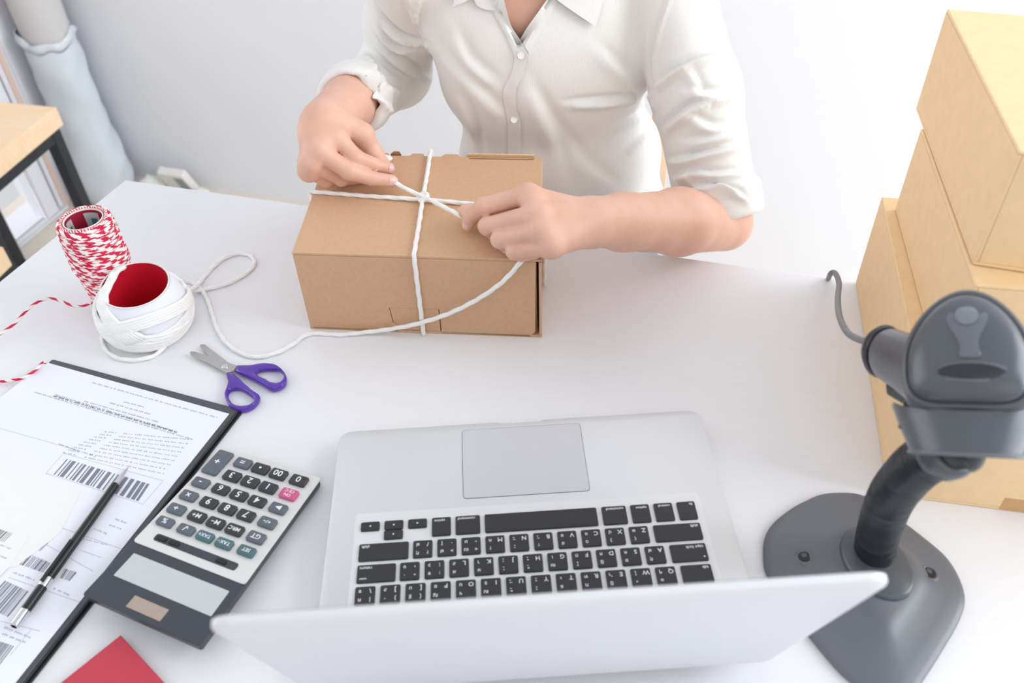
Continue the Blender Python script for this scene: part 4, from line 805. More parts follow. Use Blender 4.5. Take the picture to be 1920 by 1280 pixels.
def wind(zlo, zhi, turns, rise, dr, seed, rad=1.35):
    pts = []; r = random.Random(seed); N = int(turns*30); ph = r.uniform(0, 6)
    for i in range(N):
        t = i/30; a = 2*math.pi*t+ph; s_ = (t*rise+seed*.17) % 2.0; z = zlo+(zhi-zlo)*(s_ if s_ < 1 else 2-s_)+0.5*math.sin(a*2.3)
        R_ = float(np.interp(z, *prof))+dr+0.25*math.sin(5*a+seed); pts.append(sb+V3(R_*math.cos(a), R_*math.sin(a), z))
    return pts
mb = MB()
mb.tube(wind(7, 110.5, 32, 1/30.0, -0.3, 1, 1.4), 1.8, 8, ply=15.0)
mb.tube(wind(8, 110.5, 30, 1/8.0, 0.4, 2), 1.75, 8, ply=16)
mb.tube(wind(52, 111, 25, 1/4.3, 0.9, 3), 1.75, 8, ply=15)
mb.tube(wind(10, 56, 22, 1/4.1, 0.6, 4), 1.75, 8, ply=16)
mb.tube([sb+V3(22.2*math.cos(t), 22.2*math.sin(t), 111.5+0.8*math.sin(3*t)) for t in np.linspace(0, 2*math.pi*3, 120)], 1.7, 8, ply=15)
T.part('twine_winding', mb, 'twine', True, angle=None)
mb = MB(); mb.tube(spline([(-571.1, 136.6, 1.5), (-554.1, 164.4, 4.0), (-535.6, 178.2, 8.0), (-523.4, 190.7, 11.0), (-516.7, 208.7, 13.0), (-506.9, 222.7, 14.0), (-494.2, 226.3, 13.0), (-476.3, 218.0, 11.0), (-462.6, 213.5, 10.0), (-452.3, 215.5, 12.0), tuple(sb+V3(-23,-12,13))], 2.2), 1.5, 8, ply=19, lobes=2, pitch=19, amp=0.12); T.part('loose_twine', mb, 'twine', True, angle=None)
T2 = single('twine_end', (lambda m: (m.tube(spline([(-547.0, 117.1, 2.0), (-522.5, 109.4, 3.0), (-509.6, 109.6, 4.0), (-495.5, 109.6, 5.0), (-485.0, 113.7, 6.0), (-479.4, 119.8, 7.0), (-475.9, 126.2, 8.0), (-473.2, 128.8, 9.0), (-470.5, 126.7, 10.0)], 2.0), 1.5, 8, ply=15, lobes=2, pitch=15, amp=0.12), m)[1])(MB()), 'twine', tuple((-504.4, 113.9, 0.0)), 'loose end of red and white twine by the corner of the printed sheet', 'twine', True, angle=None)

# ------------------------------------------------------------------ ball of white cord on a red tube
kb = V3(-381, 184, 0)
T = Thing('cord_ball', 'fat ball of white cord wound on a red-lined tube in front of the twine spool', 'ball of cord', tuple(kb))
lean = V3(0.05, -0.10, 1); lean /= np.linalg.norm(lean); e1_ = np.cross(V3(0,1,0), lean); e1_ /= np.linalg.norm(e1_); BA = np.array([e1_, np.cross(lean, e1_), lean])
bp = ([0.5, 2, 6, 13, 24, 36, 47, 55, 60, 63], [25, 32, 38, 43.5, 46.5, 46, 43, 39.5, 36, 34])
mb = MB(); mb.lathe([(31, 1.2), (33.4, 54), (34.2, 63.5), (32.9, 64), (32.2, 63.2)], kb, 56, BA, cap0=False, cap1=False); T.part('card_tube', mb, 'card_white', True)
mb = MB(); mb.lathe([(32.1, 63), (30.7, 28), (29.6, 6), (0.5, 5.6)], kb, 56, BA, cap0=False, cap1=False); tl_ = T.part('tube_lining', mb, 'red_core', True, angle=60)
mb = MB(); mb.lathe([(17, 6.0), (16, 6.6)], kb+BA[0]*-9, 40, BA); T.part('tube_base_hole', mb, 'crimson_in', parent=tl_)
mb = MB(); mb.lathe([(r-2.4, z) for z, r in zip(*bp)][:-2]+[(35.2, 60), (34.4, 63)], kb, 64, BA, cap0=False, cap1=False); T.part('paper_band', mb, 'white_paper', True, label='smooth white paper wrap showing between the cord turns')
def bwind(zlo, zhi, turns, rise, dr, ph, tilt=0.0, ta_=0.0):
    pts = []
    for i in range(int(turns*40)):
        t = i/40; a = 2*math.pi*t+ph; s_ = (t*rise) % 2.0; z = zlo+(zhi-zlo)*(s_ if s_ < 1 else 2-s_)+tilt*math.sin(a-ta_); z = min(max(z, 2.2), 62)
        R_ = float(np.interp(z, *bp))+dr; pts.append(kb+BA[0]*R_*math.cos(a)+BA[1]*R_*math.sin(a)+BA[2]*z)
    return pts
mb = MB()
BK = dict(n=10, lobes=3, pitch=15, amp=0.13)
mb.tube(bwind(4, 30, 14, 1/13.0, -0.8, 0), 2.1, **BK)
mb.tube(bwind(8, 30, 9, 1/4.5, 0.6, 1.0, 12, 2.2), 2.1, **BK)
mb.tube(bwind(22, 34, 6, 1/5.0, 0.9, 2.0, 22, 3.6), 2.1, **BK)
mb.tube(bwind(16, 30, 6, 1/6.0, 1.1, 0.4, 18, 0.6), 2.1, **BK)
T.part('cord_winding', mb, 'cord', True, angle=None)
# strands thrown over the lip on the left side
mb = MB()
for k in range(7):
    a0 = math.radians(196+k*5.5); a1 = math.radians(88-k*3.5); am = (a0+a1)/2
    pts = []
    for t in np.linspace(0, 1, 40):
        a = math.radians(262+k*4)*(1-t)+math.radians(70-k*4)*t; z = 26+k*1.2+(42-1.0*k)*math.sin(math.pi*min(1, t*1.08))**0.8; zz = min(z, 62.0)
        R_ = float(np.interp(zz, *bp))+1.6 - (max(0, z-60)*1.2 if z > 60 else 0)-0.5*k*math.sin(math.pi*t); pts.append(kb+BA[0]*R_*math.cos(a)+BA[1]*R_*math.sin(a)+BA[2]*(min(z, 63+1.8)))
    mb.tube(pts, 2.1, **BK)
T.part('crossing_strands', mb, 'cord', True, angle=None)
mb = MB(); mb.tube(spline([tuple(kb+V3(14,-45,18)), (-356.5, 151.8, 7.0), (-363.5, 139.3, 2.6), (-374.9, 132.6, 2.4), (-389.1, 131.5, 2.4), (-405.1, 136.8, 2.4), (-419.0, 149.3, 2.4), (-426.6, 162.8, 2.6), (-429.4, 174.0, 4.0), (-425.9, 180.2, 8.0), tuple(kb+V3(-39,-20,12))], 2.2), 2.2, **CK); T.part('loose_loop', mb, 'cord', True, angle=None)
# ------------------------------------------------------------------ the person
T = Thing('person', 'seated person in a white linen shirt with rolled sleeves tying cord around the brown carton', 'person', (60, 470, FL))
SR, SL = V3(-96, 432, 276), V3(184, 438, 270)
ER, EL = V3(-128, 535, 108), V3(*(248.7, 282.7, 24.0))
WR, WL = V3(*(-182.8, 301.6, 166.0)), V3(*(84.1, 159.5, 120.0))
# ---- body: one continuous surface
S = SDF((-260, 90, -70), (320, 640, 560), 1.75)
HC = V3(34, 402, 430)
# torso, neck, head
S.cap((20, 455, 40), (130, 455, 40), 62, 62, 20); S.cap((5, 458, 150), (110, 458, 150), 62, 62, 30)
S.cap((-30, 450, 225), (108, 450, 222), 48, 48, 30); S.cap(SR+V3(8, 0, -4), SL-V3(4, 0, 4), 32, 32, 30)
S.ell((36, 428, 235), (70, 40, 42), 20)
S.cap((37, 452, 255), (35, 425, 370), 46, 43, 24)
S.ell(HC+V3(0, 14, 22), (68, 84, 82), 20); S.ell(HC+V3(0, -18, -28), (55, 58, 66), 22); S.ell(HC+V3(0, -48, -74), (26, 22, 20), 20)
S.cap(HC+V3(0, -76, 6), HC+V3(0, -84, -24), 4, 7.5, 14); S.cap(HC+V3(-8, -78, -27), HC+V3(8, -78, -27), 5, 5, 8)
for s in (-1, 1):
    S.ell(HC+V3(s*28, -74, 5), (17, 9, 9), 12, 'sub'); S.cap(HC+V3(s*14, -70, 19), HC+V3(s*40, -60, 18), 3, 3, 12)
    S.ell(HC+V3(s*28, -62, 10), (14, 9.5, 7), 3); S.ell(HC+V3(s*28, -61, -3), (13, 8, 4), 4)
    S.ell(HC+V3(s*66, 8, -10), (7, 15, 26), 6); S.ell(HC+V3(s*72, 6, -8), (3, 8, 14), 4, 'sub'); S.ell(HC+V3(s*30, -52, -26), (18, 16, 20), 24)
S.cap(HC+V3(-15, -71, -51), HC+V3(15, -71, -51), 3.6, 3.6, 7); S.cap(HC+V3(-13, -70, -58), HC+V3(13, -70, -58), 4.2, 4.2, 7)
# arms
S.chain([SR+V3(6, 0, -8), ER], [31, 29], 12); S.chain([ER, ER*.6+WR*.4, ER*.33+WR*.67, WR], [30, 29.5, 28.5, 23], 10)
EM = EL*.62+WL*.38
S.chain([SL+V3(0, 0, -8), EL+V3(-6, 6, 14)], [36, 34], 12); S.chain([EL, EM, EL*.2+WL*.8, WL], [33, 35, 27.5, 24.5], 12)
S.ell(EL+V3(10, 2, -4), (26, 28, 27), 10)
def hand(W_, mc, thumb, fingers, rad, palm_r=13.0):
    # palm: wrist to each knuckle, then the fingers, then the thumb
    for i, k in enumerate(mc): S.chain([W_*0.85+mc[1]*0.15+(k-mc[1])*0.25, k], [palm_r+4, palm_r-1.6-0.6*i], 9)
    for i in range(3): S.cap(mc[i], mc[i+1], palm_r-3, palm_r-3, 7)
    for f, r in zip(fingers, rad):
        S.chain(f, r, 1.6)
        S.ell(f[0], (r[0]+1.9,)*3, 5); S.ell(f[1], (r[1]+0.8,)*3, 1.6)
    S.chain(thumb, [16.5, 11.5, 9.6, 7.6], 6); S.ell(thumb[2], (9.8,)*3, 2.5)
def A3_(l): return [V3(*p) for p in l]
# image-right fist pinching the cord
mcL = A3_([(23.4, 160.4, 150.0), (27.5, 136.2, 147.0), (31.2, 121.8, 139.0), (39.1, 111.7, 129.0)])
fiL = [A3_([(20.8, 166.2, 150.0), (-21.4, 169.6, 138.0), (-34.0, 179.4, 120.0), (-37.7, 178.6, 112.0)]),
       A3_([(25.2, 138.1, 147.0), (-19.0, 153.9, 126.0), (-11.2, 161.8, 110.0), (5.1, 157.4, 112.0)]),
       A3_([(29.2, 122.0, 139.0), (-8.3, 136.8, 122.0), (-0.9, 142.3, 109.5), (14.3, 140.8, 112.0)]),
       A3_([(37.1, 111.9, 129.0), (4.4, 125.3, 116.0), (11.4, 128.8, 108.5), (24.4, 126.2, 112.0)])]
thL = A3_([(58.5, 175.5, 122.0), (27.0, 185.7, 121.0), (-12.3, 190.0, 117.0), (-39.6, 193.1, 118.0)])
hand(WL, mcL, thL, fiL, [[9.8, 8.6, 7.5, 6.6], [9.8, 8.6, 7.6, 6.8], [9.3, 8.2, 7.2, 6.6], [8.8, 7.6, 6.6, 6.0]])
# image-left hand reaching down to the string
mcR = A3_([(-168.8, 277.6, 160.0), (-184.6, 260.5, 156.0), (-194.6, 256.6, 146.0), (-198.8, 259.4, 134.0)])
fiR = [A3_([(-167.7, 277.4, 160.0), (-149.6, 266.6, 141.0), (-133.1, 274.0, 128.0), (-119.5, 281.2, 119.0)]),
       A3_([(-184.5, 259.4, 156.0), (-157.3, 254.0, 134.0), (-136.3, 257.9, 122.0), (-116.3, 262.0, 115.0)]),
       A3_([(-193.4, 255.5, 146.0), (-168.7, 267.8, 118.0), (-159.0, 282.4, 109.0), (-143.1, 282.9, 109.0)]),
       A3_([(-198.2, 259.3, 134.0), (-185.6, 272.8, 114.0), (-174.8, 280.6, 108.5), (-159.9, 280.4, 109.0)])]
thR = A3_([(-166.6, 300.9, 163.0), (-144.0, 299.5, 150.0), (-135.6, 297.2, 128.0), (-124.9, 295.0, 113.0)])
hand(WR, mcR, thR, fiR, [[9.8, 8.7, 7.6, 6.5], [9.9, 8.8, 7.6, 6.6], [9.3, 8.2, 7.2, 6.4], [8.7, 7.6, 6.6, 6.0]])
S.ell(WR*.5+mcR[1]*.5+V3(-2, 2, 3), (19, 20, 13), 12)
# thin tendons on the back of the fist
for k in mcL[:3]: S.cap(k+V3(4, 0, 5), k*.45+WL*.55+V3(0, 0, 13), 2.6, 2.0, 7)
v, q = S.mesh(); v = relax(v, q, 1, 0.45)
body = sdf_part(T, 'body', v, q, 'skin'); del S
bvh_b = BVHTree.FromPolygons(v.tolist(), q.tolist())
# nails
def nail(tip, prev, up, w_, l_, parent=body):
    tip, prev = V3(*tip), V3(*prev); d = (tip-prev)/np.linalg.norm(tip-prev); u = V3(*up); u -= d*(u@d); u /= np.linalg.norm(u); s_ = np.cross(d, u)
    c = tip+d*1.5; loc, nor, i, dist = bvh_b.ray_cast(Vector(c+u*14), Vector(-u))
    if loc is None: return
    base = V3(*loc); mb = MB(); rows = []
    for f in np.linspace(-1, 1, 7):
        row = []
        for g in np.linspace(-1, 1, 7):
            ww = w_*math.sqrt(max(0.0, 1-0.55*abs(f)**3)); p = c+d*l_*f+s_*ww*g
            h, n2, i2, d2 = bvh_b.ray_cast(Vector(p+u*12), Vector(-u)); p2 = V3(*h) if h is not None else p
            row.append(p2+u*(0.55-0.35*abs(g)))
        rows.append(row)
    mb.rings(rows, False, False, False); T.part('fingernail', mb, 'nail', True, parent=parent, angle=None)
cam_u = lambda p: cam_p-V3(*p)
nail(fiR[0][3], fiR[0][2], cam_u(fiR[0][3]), 4.6, 5.2); nail(fiR[1][3], fiR[1][2], cam_u(fiR[1][3]), 4.6, 5.4)
nail(fiL[0][3], fiL[0][2], V3(-.5, -.6, .3), 4.0, 4.4)

# face details and hair, above the picture
for s in (-1, 1):
    mb = MB(); e = HC+V3(s*28, -57, 4); mb.lathe([(0.3, -11)]+[(11*math.sin(t), -11*math.cos(t)) for t in np.linspace(.3, math.pi-.3, 9)]+[(0.3, 11)], e, 20); ey = T.part('eye', mb, 'eye', True)
    mb = MB(); mb.lathe([(5, 9.9), (4.4, 10.6), (0.3, 11.4)], e, 16, np.array([V3(1,0,0), V3(0,-.5,.87), V3(0,-.87,-.5)])); T.part('iris', mb, 'iris', True, parent=ey)
HS = SDF(HC-V3(100, 100, 120), HC+V3(100, 160, 130), 3.5)
HS.ell(HC+V3(0, 18, 26), (75, 90, 88), 10); HS.ell(HC+V3(0, 58, -40), (66, 44, 74), 24); HS.ell(HC+V3(0, 112, -60), (22, 26, 60), 18); HS.ell(HC+V3(0, -62, -20), (60, 60, 62), 10, 'sub'); HS.ell(HC+V3(0, 4, -20), (64, 70, 70), 6, 'sub')
hv, hq = HS.mesh(); hv = relax(hv, hq, 2); sdf_part(T, 'hair', hv, hq, 'hair')

# ---- shirt
S = SDF((-230, 240, -90), (340, 640, 360), 2.6)
S.cap((28, 452, -60), (136, 452, -60), 86, 86, 20); S.cap((30, 452, 20), (130, 452, 20), 80, 80, 20)
S.cap((10, 456, 140), (112, 456, 140), 74, 74, 40)
S.cap((-32, 448, 222), (112, 448, 220), 58, 58, 34); S.cap(SR+V3(4, 4, 2), SL+V3(-4, 4, 2), 42, 42, 34)
for s in (-1, 1): S.ell((56+s*40, 410, 158), (60, 32, 62), 50)
CR_ = ER*.37+WR*.63; dR = (WR-ER)/np.linalg.norm(WR-ER)
DL = (EL-SL)/np.linalg.norm(EL-SL); CL_ = SL*.07+EL*.93
S.chain([SR+V3(6, 0, -6), SR*.5+ER*.5+V3(8, 0, 0), ER+V3(4, 0, 0)], [43, 43, 44], 16); S.chain([ER+V3(4, 0, 0), CR_-dR*18], [44, 35.5], 14)
S.chain([SL+V3(2, 0, -6), SL*.5+EL*.5+V3(6, 0, 0), CL_-DL*14], [48, 48, 46], 16)
# rolled cuffs: stacked turns
def perp(d): u = np.cross(d, V3(0, 0, 1)); u /= np.linalg.norm(u); return u, np.cross(d, u)
def turn(c, d, R_, r, k=5, wob=0.0):
    u, w_ = perp(d); P_ = [c+(u*math.cos(t)+w_*math.sin(t))*R_+d*wob*math.sin(2*t+1) for t in np.linspace(0, 2*math.pi, 33)]
    for i in range(32): S.cap(P_[i], P_[i+1], r, r, k)
for i, o_ in enumerate((0, -11, -24)): turn(CR_+dR*(6+o_), dR, 33.5+1.4*i, 4.6, 6, 0.8)
for i, o_ in enumerate((2, -10, -24)): turn(CL_+DL*(10+o_), DL, 44+0.8*i, 4.8, 8, 1.5)
# hollow it: cavity follows, so the cuffs and the neck are open
S.cap(CR_-dR*60, CR_+dR*80, 29.5, 29.5, 3, 'sub'); S.cap(CL_-DL*70, CL_+DL*70, 39.5, 39.5, 3, 'sub')
F0 = S.F.copy(); inner = F0+6.4
X, Y, Z = np.meshgrid(*S.ax, indexing='ij', sparse=True)
F = S.F
F = np.maximum(F, -(Z+70).astype(np.float32))
# neck opening and the open V of the placket
nk = np.sqrt((X-36)**2+(Y-440)**2+((Z-322)*0.8)**2)-62
xc = 27+(Z-205)*0.16; hw = np.clip((Z-200)*0.62, 0, 44)
vv_ = np.maximum(np.maximum(np.abs(X-xc)-hw, 200-Z), Y-436)
F = np.maximum(F, -nk); F = np.maximum(F, -vv_)
S.F = np.maximum(F, -inner).astype(np.float32)
v, q = S.mesh(); v = relax(v, q, 2, 0.4)
shirt = sdf_part(T, 'shirt', v, q, 'shirt'); del S, F0, inner
bvh = BVHTree.FromPolygons(v.tolist(), q.tolist())
def onshirt(px, pz_, off=1.0, up=0.0):
    h = bvh.ray_cast(Vector((px, 200, pz_)), Vector((0, 1, 0)))[0]
    return (V3(*h)+V3(0, -off, 0)) if h is not None else V3(px, 400, pz_)
# strips laid on the front of the shirt along picture-independent lines (x, z)
def strip(name, line, width, off, material, thk=1.2, side=-1, n=60, parent=shirt):
    L = spline([(x, 0, z) for x, z in line], 4); mb = MB(); rings = []
    for p in L:
        a = [onshirt(p[0]+side*width*f, p[2], off) for f in (0, .25, .5, .75, 1)]; b = [onshirt(p[0]+side*width*f, p[2], off-thk) for f in (1, .75, .5, .25, 0)]; rings.append(a+b)
    mb.rings(rings); return T.part(name, mb, material, True, parent=parent, angle=50)
def cast(p, off=0.0):
    """follow the line of sight of a fitting point onto the shirt (or the skin where the shirt is open)"""
    d = V3(*p)-cam_p; d /= np.linalg.norm(d)
    h = bvh.ray_cast(Vector(cam_p), Vector(d)); g = bvh_b.ray_cast(Vector(cam_p), Vector(d))
    if h[0] is None and g[0] is None: return None
    use = h if (h[0] is not None and (g[0] is None or h[3] < g[3]+25)) else g
    o_ = off if use is h else off+7
    return V3(*use[0])-d*o_, V3(*use[1])
# drape folds: vertices near each crease line are moved along their own normals, one flank up and the other down
sv = v.copy(); me_ = shirt.data
nrm_ = np.zeros((len(me_.vertices), 3), np.float32); me_.vertex_normals.foreach_get('vector', nrm_.ravel()); nrm_ = nrm_.astype(float)
disp = np.zeros((len(sv), 3))
def crease(pts, h, w_):
    q3 = [cast(p) for p in spline(pts, 5)]; q3 = [c for c in q3 if c is not None]
    if len(q3) < 3: return
    P_ = np.array([c[0] for c in q3]); N_ = np.array([c[1] for c in q3]); T_ = np.gradient(P_, axis=0); T_ /= np.linalg.norm(T_, axis=1)[:, None]+1e-9
    lo, hi = P_.min(0)-3*w_, P_.max(0)+3*w_; I = np.where(np.all((sv > lo) & (sv < hi), axis=1))[0]
    if not len(I): return
    D_ = np.linalg.norm(sv[I][:, None]-P_[None], axis=2); k = D_.argmin(1); d = D_.min(1)
    ok = (d < 3*w_) & (np.abs(np.einsum('ij,ij->i', sv[I]-P_[k], N_[k])) < 14); I, k = I[ok], k[ok]
    s_ = np.einsum('ij,ij->i', sv[I]-P_[k], np.cross(T_[k], N_[k])); al = np.einsum('ij,ij->i', sv[I]-P_[k], T_[k])
    f = k/(len(P_)-1); env = np.clip(np.sin(math.pi*np.clip(f, 0.02, 0.98)), 0, 1)**0.5*np.exp(-(al/(1.2*w_))**2)
    disp[I] += N_[k]*(2.1*h*env*(np.exp(-((s_-0.7*w_)/(0.75*w_))**2)-0.9*np.exp(-((s_+0.15*w_)/(0.45*w_))**2)))[:, None]
for pts, h, w_ in (
    ([(-119.8, 400.0, 240.0), (-113.9, 400.0, 228.1), (-103.9, 400.0, 215.9), (-90.2, 400.0, 208.0), (-74.9, 400.0, 203.6)], 4.5, 7), ([(-120.6, 400.0, 220.3), (-113.2, 400.0, 206.2), (-104.1, 400.0, 198.5), (-92.7, 400.0, 196.0)], 3.5, 7),
    ([(-128.8, 400.0, 211.2), (-109.7, 400.0, 191.5), (-85.2, 400.0, 171.5), (-72.1, 400.0, 164.4)], 5.0, 8), ([(-138.0, 400.0, 194.8), (-129.7, 400.0, 173.9), (-126.9, 400.0, 158.5)], 3.0, 7),
    ([(-173.7, 400.0, 159.2), (-145.2, 400.0, 152.5), (-126.2, 400.0, 135.6), (-107.7, 400.0, 120.5)], 4.5, 7), ([(-181.7, 400.0, 154.5), (-159.5, 400.0, 141.5), (-142.4, 400.0, 124.5)], 2.6, 6),
    ([(-161.8, 400.0, 177.6), (-142.3, 400.0, 168.9), (-128.4, 400.0, 160.5), (-102.8, 400.0, 147.4)], 3.0, 8), ([(-91.6, 400.0, 252.7), (-83.7, 400.0, 225.4), (-73.6, 400.0, 199.3), (-66.2, 400.0, 183.5)], -1.6, 6),
    ([(-72.2, 400.0, 248.9), (-78.5, 400.0, 232.1), (-79.1, 400.0, 214.6)], 1.2, 5),
    ([(-61.1, 400.0, 207.6), (-45.7, 400.0, 179.3), (-14.8, 400.0, 142.4), (14.8, 400.0, 110.6)], 2.0, 14), ([(-37.4, 400.0, 212.4), (-24.7, 400.0, 181.3), (1.0, 400.0, 154.5)], 2.0, 14), ([(-35.3, 400.0, 137.0), (-26.3, 400.0, 102.7), (-19.1, 400.0, 59.6)], 2.5, 12),
    ([(86.8, 400.0, 123.3), (124.1, 400.0, 123.8), (155.2, 400.0, 126.0), (181.1, 400.0, 129.9)], 3.5, 8), ([(138.5, 400.0, 87.2), (166.2, 400.0, 102.3), (185.5, 400.0, 121.6)], 1.8, 9), ([(153.1, 400.0, 54.7), (177.4, 400.0, 79.2), (188.4, 400.0, 102.4)], 1.6, 9),
    ([(68.1, 400.0, 107.4), (85.0, 400.0, 76.3), (107.8, 400.0, 44.3), (142.2, 400.0, 11.7)], 1.4, 16), ([(43.5, 400.0, 145.6), (68.2, 400.0, 90.1), (81.6, 400.0, 38.4)], 2.0, 16), ([(121.5, 400.0, 185.7), (143.6, 400.0, 165.7), (169.4, 400.0, 145.0)], 2.2, 12),
    ([(185.1, 400.0, 141.5), (200.0, 400.0, 153.7), (219.6, 400.0, 165.4), (245.8, 400.0, 175.2), (261.8, 400.0, 178.1)], 5.5, 8), ([(200.8, 400.0, 84.9), (212.9, 400.0, 98.2), (225.8, 400.0, 108.4), (249.0, 400.0, 115.9)], 5.0, 8), ([(227.2, 400.0, 129.9), (261.7, 400.0, 124.6), (289.8, 400.0, 129.7)], 3.5, 9),
    ([(212.9, 400.0, 39.2), (246.5, 400.0, 46.0), (284.1, 400.0, 55.5), (300.6, 400.0, 58.8)], 5.0, 7), ([(219.9, 400.0, 14.4), (241.9, 400.0, 22.2), (269.3, 400.0, 17.4), (311.6, 400.0, 17.8)], 4.0, 6), ([(231.5, 400.0, -6.6), (259.8, 400.0, 1.8), (292.8, 400.0, -5.9), (320.7, 400.0, -26.9)], 4.0, 6),
    ([(220.1, 400.0, 161.5), (234.6, 400.0, 141.4), (243.3, 400.0, 121.0)], 1.2, 9), ([(233.4, 400.0, 97.7), (260.9, 400.0, 82.0), (292.7, 400.0, 85.1)], 3.0, 9), ([(227.3, 400.0, 64.7), (256.3, 400.0, 67.3), (288.1, 400.0, 72.6)], 3.0, 8),
    ([(190.9, 400.0, 238.5), (183.2, 400.0, 206.7), (179.1, 400.0, 170.1), (181.6, 400.0, 139.1)], -1.8, 6)): crease(pts, h, w_)
sv = sv+disp; sv = relax(sv, q, 1, 0.3)
me_.vertices.foreach_set('co', ((sv-np.array(T.base))/1000).astype(np.float32).ravel()); me_.update()
bvh = BVHTree.FromPolygons(sv.tolist(), q.tolist())
def patch2(name, A_, B_, ncol, nrow, off0, off1, material, thk=1.3, parent=shirt):
    """cloth strip between two fitting lines, lying on the shirt; off0 / off1 lift its two edges"""
    def res(l):
        p = spline(l, 2); L = np.concatenate([[0], np.cumsum(np.linalg.norm(np.diff(p, axis=0), axis=1))]); return np.array([[np.interp(t*L[-1], L, p[:, c]) for c in range(3)] for t in np.linspace(0, 1, nrow)])
    a, b = res(A_), res(B_); up_, dn_ = [], []
    for i in range(nrow):
        u_, w_ = [], []
        for f in np.linspace(0, 1, ncol):
            p = a[i]*(1-f)+b[i]*f; o_ = off0*(1-f)+off1*f; c = cast(p, o_)
            if c is None:
                d = p-cam_p; d /= np.linalg.norm(d); base_ = p
            else: base_ = c[0]
            d = p-cam_p; d /= np.linalg.norm(d); u_.append(base_); w_.append(base_+d*thk)
        up_.append(u_); dn_.append(w_)
    mb = MB(); mb.rings([u_+w_[::-1] for u_, w_ in zip(up_, dn_)]); return T.part(name, mb, material, True, parent=parent, angle=50)
edge = [(12.8, 400.0, 246.9), (16.3, 400.0, 230.7), (19.9, 400.0, 217.0), (25.4, 400.0, 206.6), (30.0, 400.0, 199.8), (33.9, 400.0, 191.6), (37.4, 400.0, 182.8), (36.6, 400.0, 172.9), (32.7, 400.0, 158.5), (27.0, 400.0, 149.2), (23.8, 400.0, 141.5), (22.9, 400.0, 129.7), (23.7, 400.0, 116.2), (27.2, 400.0, 103.6), (28.1, 400.0, 88.9), (27.5, 400.0, 26.8)]
back = [(-3.7, 400.0, 247.7), (0.7, 400.0, 231.5), (7.1, 400.0, 217.7), (12.6, 400.0, 207.3), (16.3, 400.0, 197.5), (19.6, 400.0, 187.5), (21.1, 400.0, 178.8), (19.7, 400.0, 169.4), (15.7, 400.0, 157.5), (10.5, 400.0, 148.8), (7.2, 400.0, 139.8), (7.3, 400.0, 127.9), (9.4, 400.0, 116.3), (10.9, 400.0, 104.6), (11.0, 400.0, 90.0), (9.0, 400.0, 27.9)]
pk = patch2('placket', back, edge, 6, 70, 0.9, 6.5, 'shirt', 1.8)
patch2('placket_stitch', [tuple(V3(*p)+V3(.3,0,0)) for p in back[1:]], [tuple(V3(*p)+V3(1.0,0,0)) for p in back[1:]], 2, 70, 1.5, 1.6, 'stitch', 0.4, pk)
patch2('button_stand', [(29.4, 400.0, 200.4), (37.3, 400.0, 213.2), (46.2, 400.0, 225.1), (60.7, 400.0, 244.5)], [(39.2, 400.0, 184.0), (47.7, 400.0, 201.8), (57.2, 400.0, 216.9), (73.3, 400.0, 243.8)], 5, 24, 3.0, 1.0, 'shirt', 1.4)
patch2('collar_leaf', [(42.2, 400.0, 269.9), (67.5, 400.0, 244.1), (89.6, 400.0, 226.9), (112.9, 400.0, 210.4)], [(69.9, 400.0, 317.1), (92.1, 400.0, 295.4), (110.9, 400.0, 278.5), (122.8, 400.0, 250.4)], 10, 16, 7.0, 5.0, 'shirt', 2.0)
patch2('collar_leaf', [(-42.3, 400.0, 240.0), (-23.6, 400.0, 246.5), (-3.3, 400.0, 255.6), (25.4, 400.0, 269.6)], [(-31.9, 400.0, 274.6), (-18.0, 400.0, 292.7), (-3.5, 400.0, 307.7), (15.9, 400.0, 319.6)], 10, 16, 7.0, 5.0, 'shirt', 2.0)
patch2('collar_band', [(-20.0, 400.0, 249.7), (-15.5, 400.0, 239.8), (-6.6, 400.0, 235.3), (4.3, 400.0, 233.6)], [(-8.3, 400.0, 268.0), (-1.8, 400.0, 264.4), (6.4, 400.0, 258.4), (14.6, 400.0, 249.1)], 5, 12, 4.0, 4.4, 'shirt', 1.6)
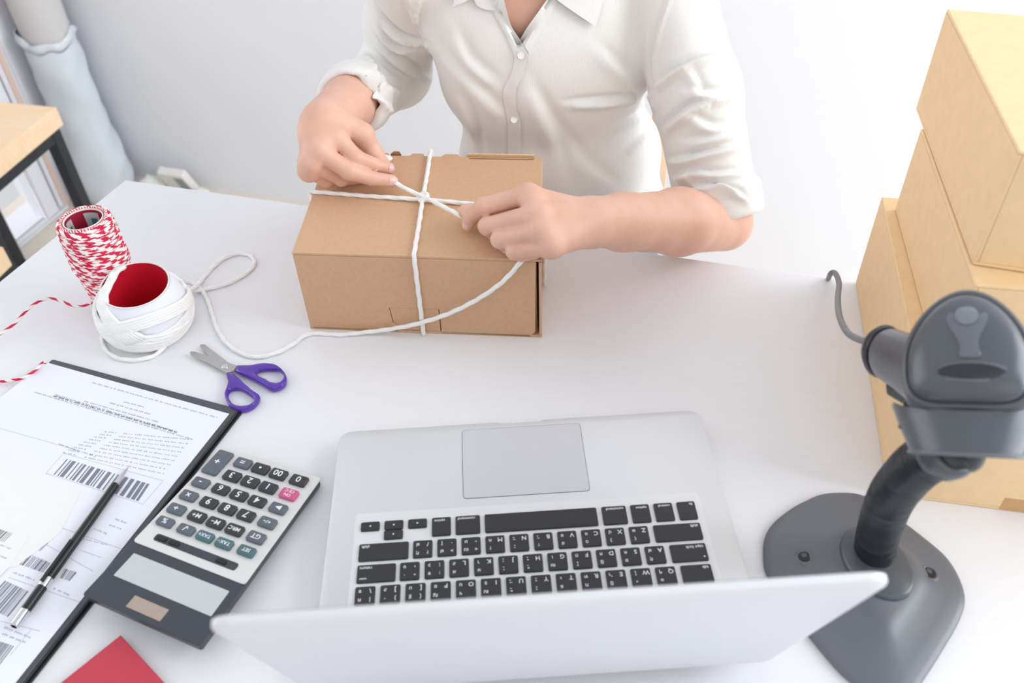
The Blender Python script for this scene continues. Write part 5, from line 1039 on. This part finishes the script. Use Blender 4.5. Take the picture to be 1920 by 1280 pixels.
for p in ((30.2, 400.0, 182.0), (20.3, 400.0, 104.0), (18.4, 400.0, 34.9)):
    c = cast(p, 5.4)
    if c: 
        n_ = (cam_p-c[0])/np.linalg.norm(cam_p-c[0]); e1_ = np.cross(n_, UZ); e1_ /= np.linalg.norm(e1_)
        mb = MB(); mb.lathe([(0.4, 0.2), (3.0, 0.2), (4.0, 0.8), (3.8, 1.3), (2.8, 1.0), (0.4, 1.0)], c[0], 20, np.array([e1_, np.cross(n_, e1_), n_])); T.part('button', mb, 'button', True, parent=shirt)

mb = MB(); mb.rings([[(36+(54+d_)*math.cos(t), 436+(50+d_)*math.sin(t), z_+10*math.sin(t)) for d_, z_ in ((0, 262), (-3, 300), (-5, 300), (-2, 262))] for t in np.linspace(math.radians(-52), math.radians(232), 40)]); T.part('collar_stand', mb, 'shirt', True, parent=shirt, angle=50)
# trousers, mostly under the desk
mb = MB()
for s in (-1, 1):
    X0_ = 82+s*75
    mb.rings([[(X0_+s*dx_+R_*math.cos(t), y, z_+R_*math.sin(t)) for t in np.linspace(0, 2*math.pi, 20, endpoint=False)] for y, z_, R_, dx_ in ((520, -195, 72, -10), (440, -190, 74, 0), (300, -195, 66, 10), (150, -200, 56, 16), (110, -205, 48, 16))])
    mb.rings([[(X0_+s*16+R_*math.cos(t), y+R_*math.sin(t), z_) for t in np.linspace(0, 2*math.pi, 20, endpoint=False)] for z_, y, R_ in ((-170, 145, 50), (-300, 150, 52), (-480, 160, 46), (-690, 170, 40))])
mb.rings([[(82+150*math.cos(t)*f, 470+95*math.sin(t)*f, z_) for t in np.linspace(0, 2*math.pi, 28, endpoint=False)] for z_, f in ((-270, .8), (-250, .95), (-180, 1.0), (-100, .85), (-50, .72))])
T.part('trousers', mb, 'trousers', True, angle=None)
for s in (-1, 1):
    mb = MB(); X0_ = 82+s*91
    mb.rings([[(X0_+R_*math.cos(t), y+L2*math.sin(t), z_) for t in np.linspace(0, 2*math.pi, 24, endpoint=False)] for z_, y, R_, L2 in ((FL+1, 110, 42, 120), (FL+24, 112, 42, 118), (FL+45, 130, 40, 92), (FL+66, 160, 40, 50), (FL+88, 168, 38, 42))]); T.part('shoe', mb, 'black', True)
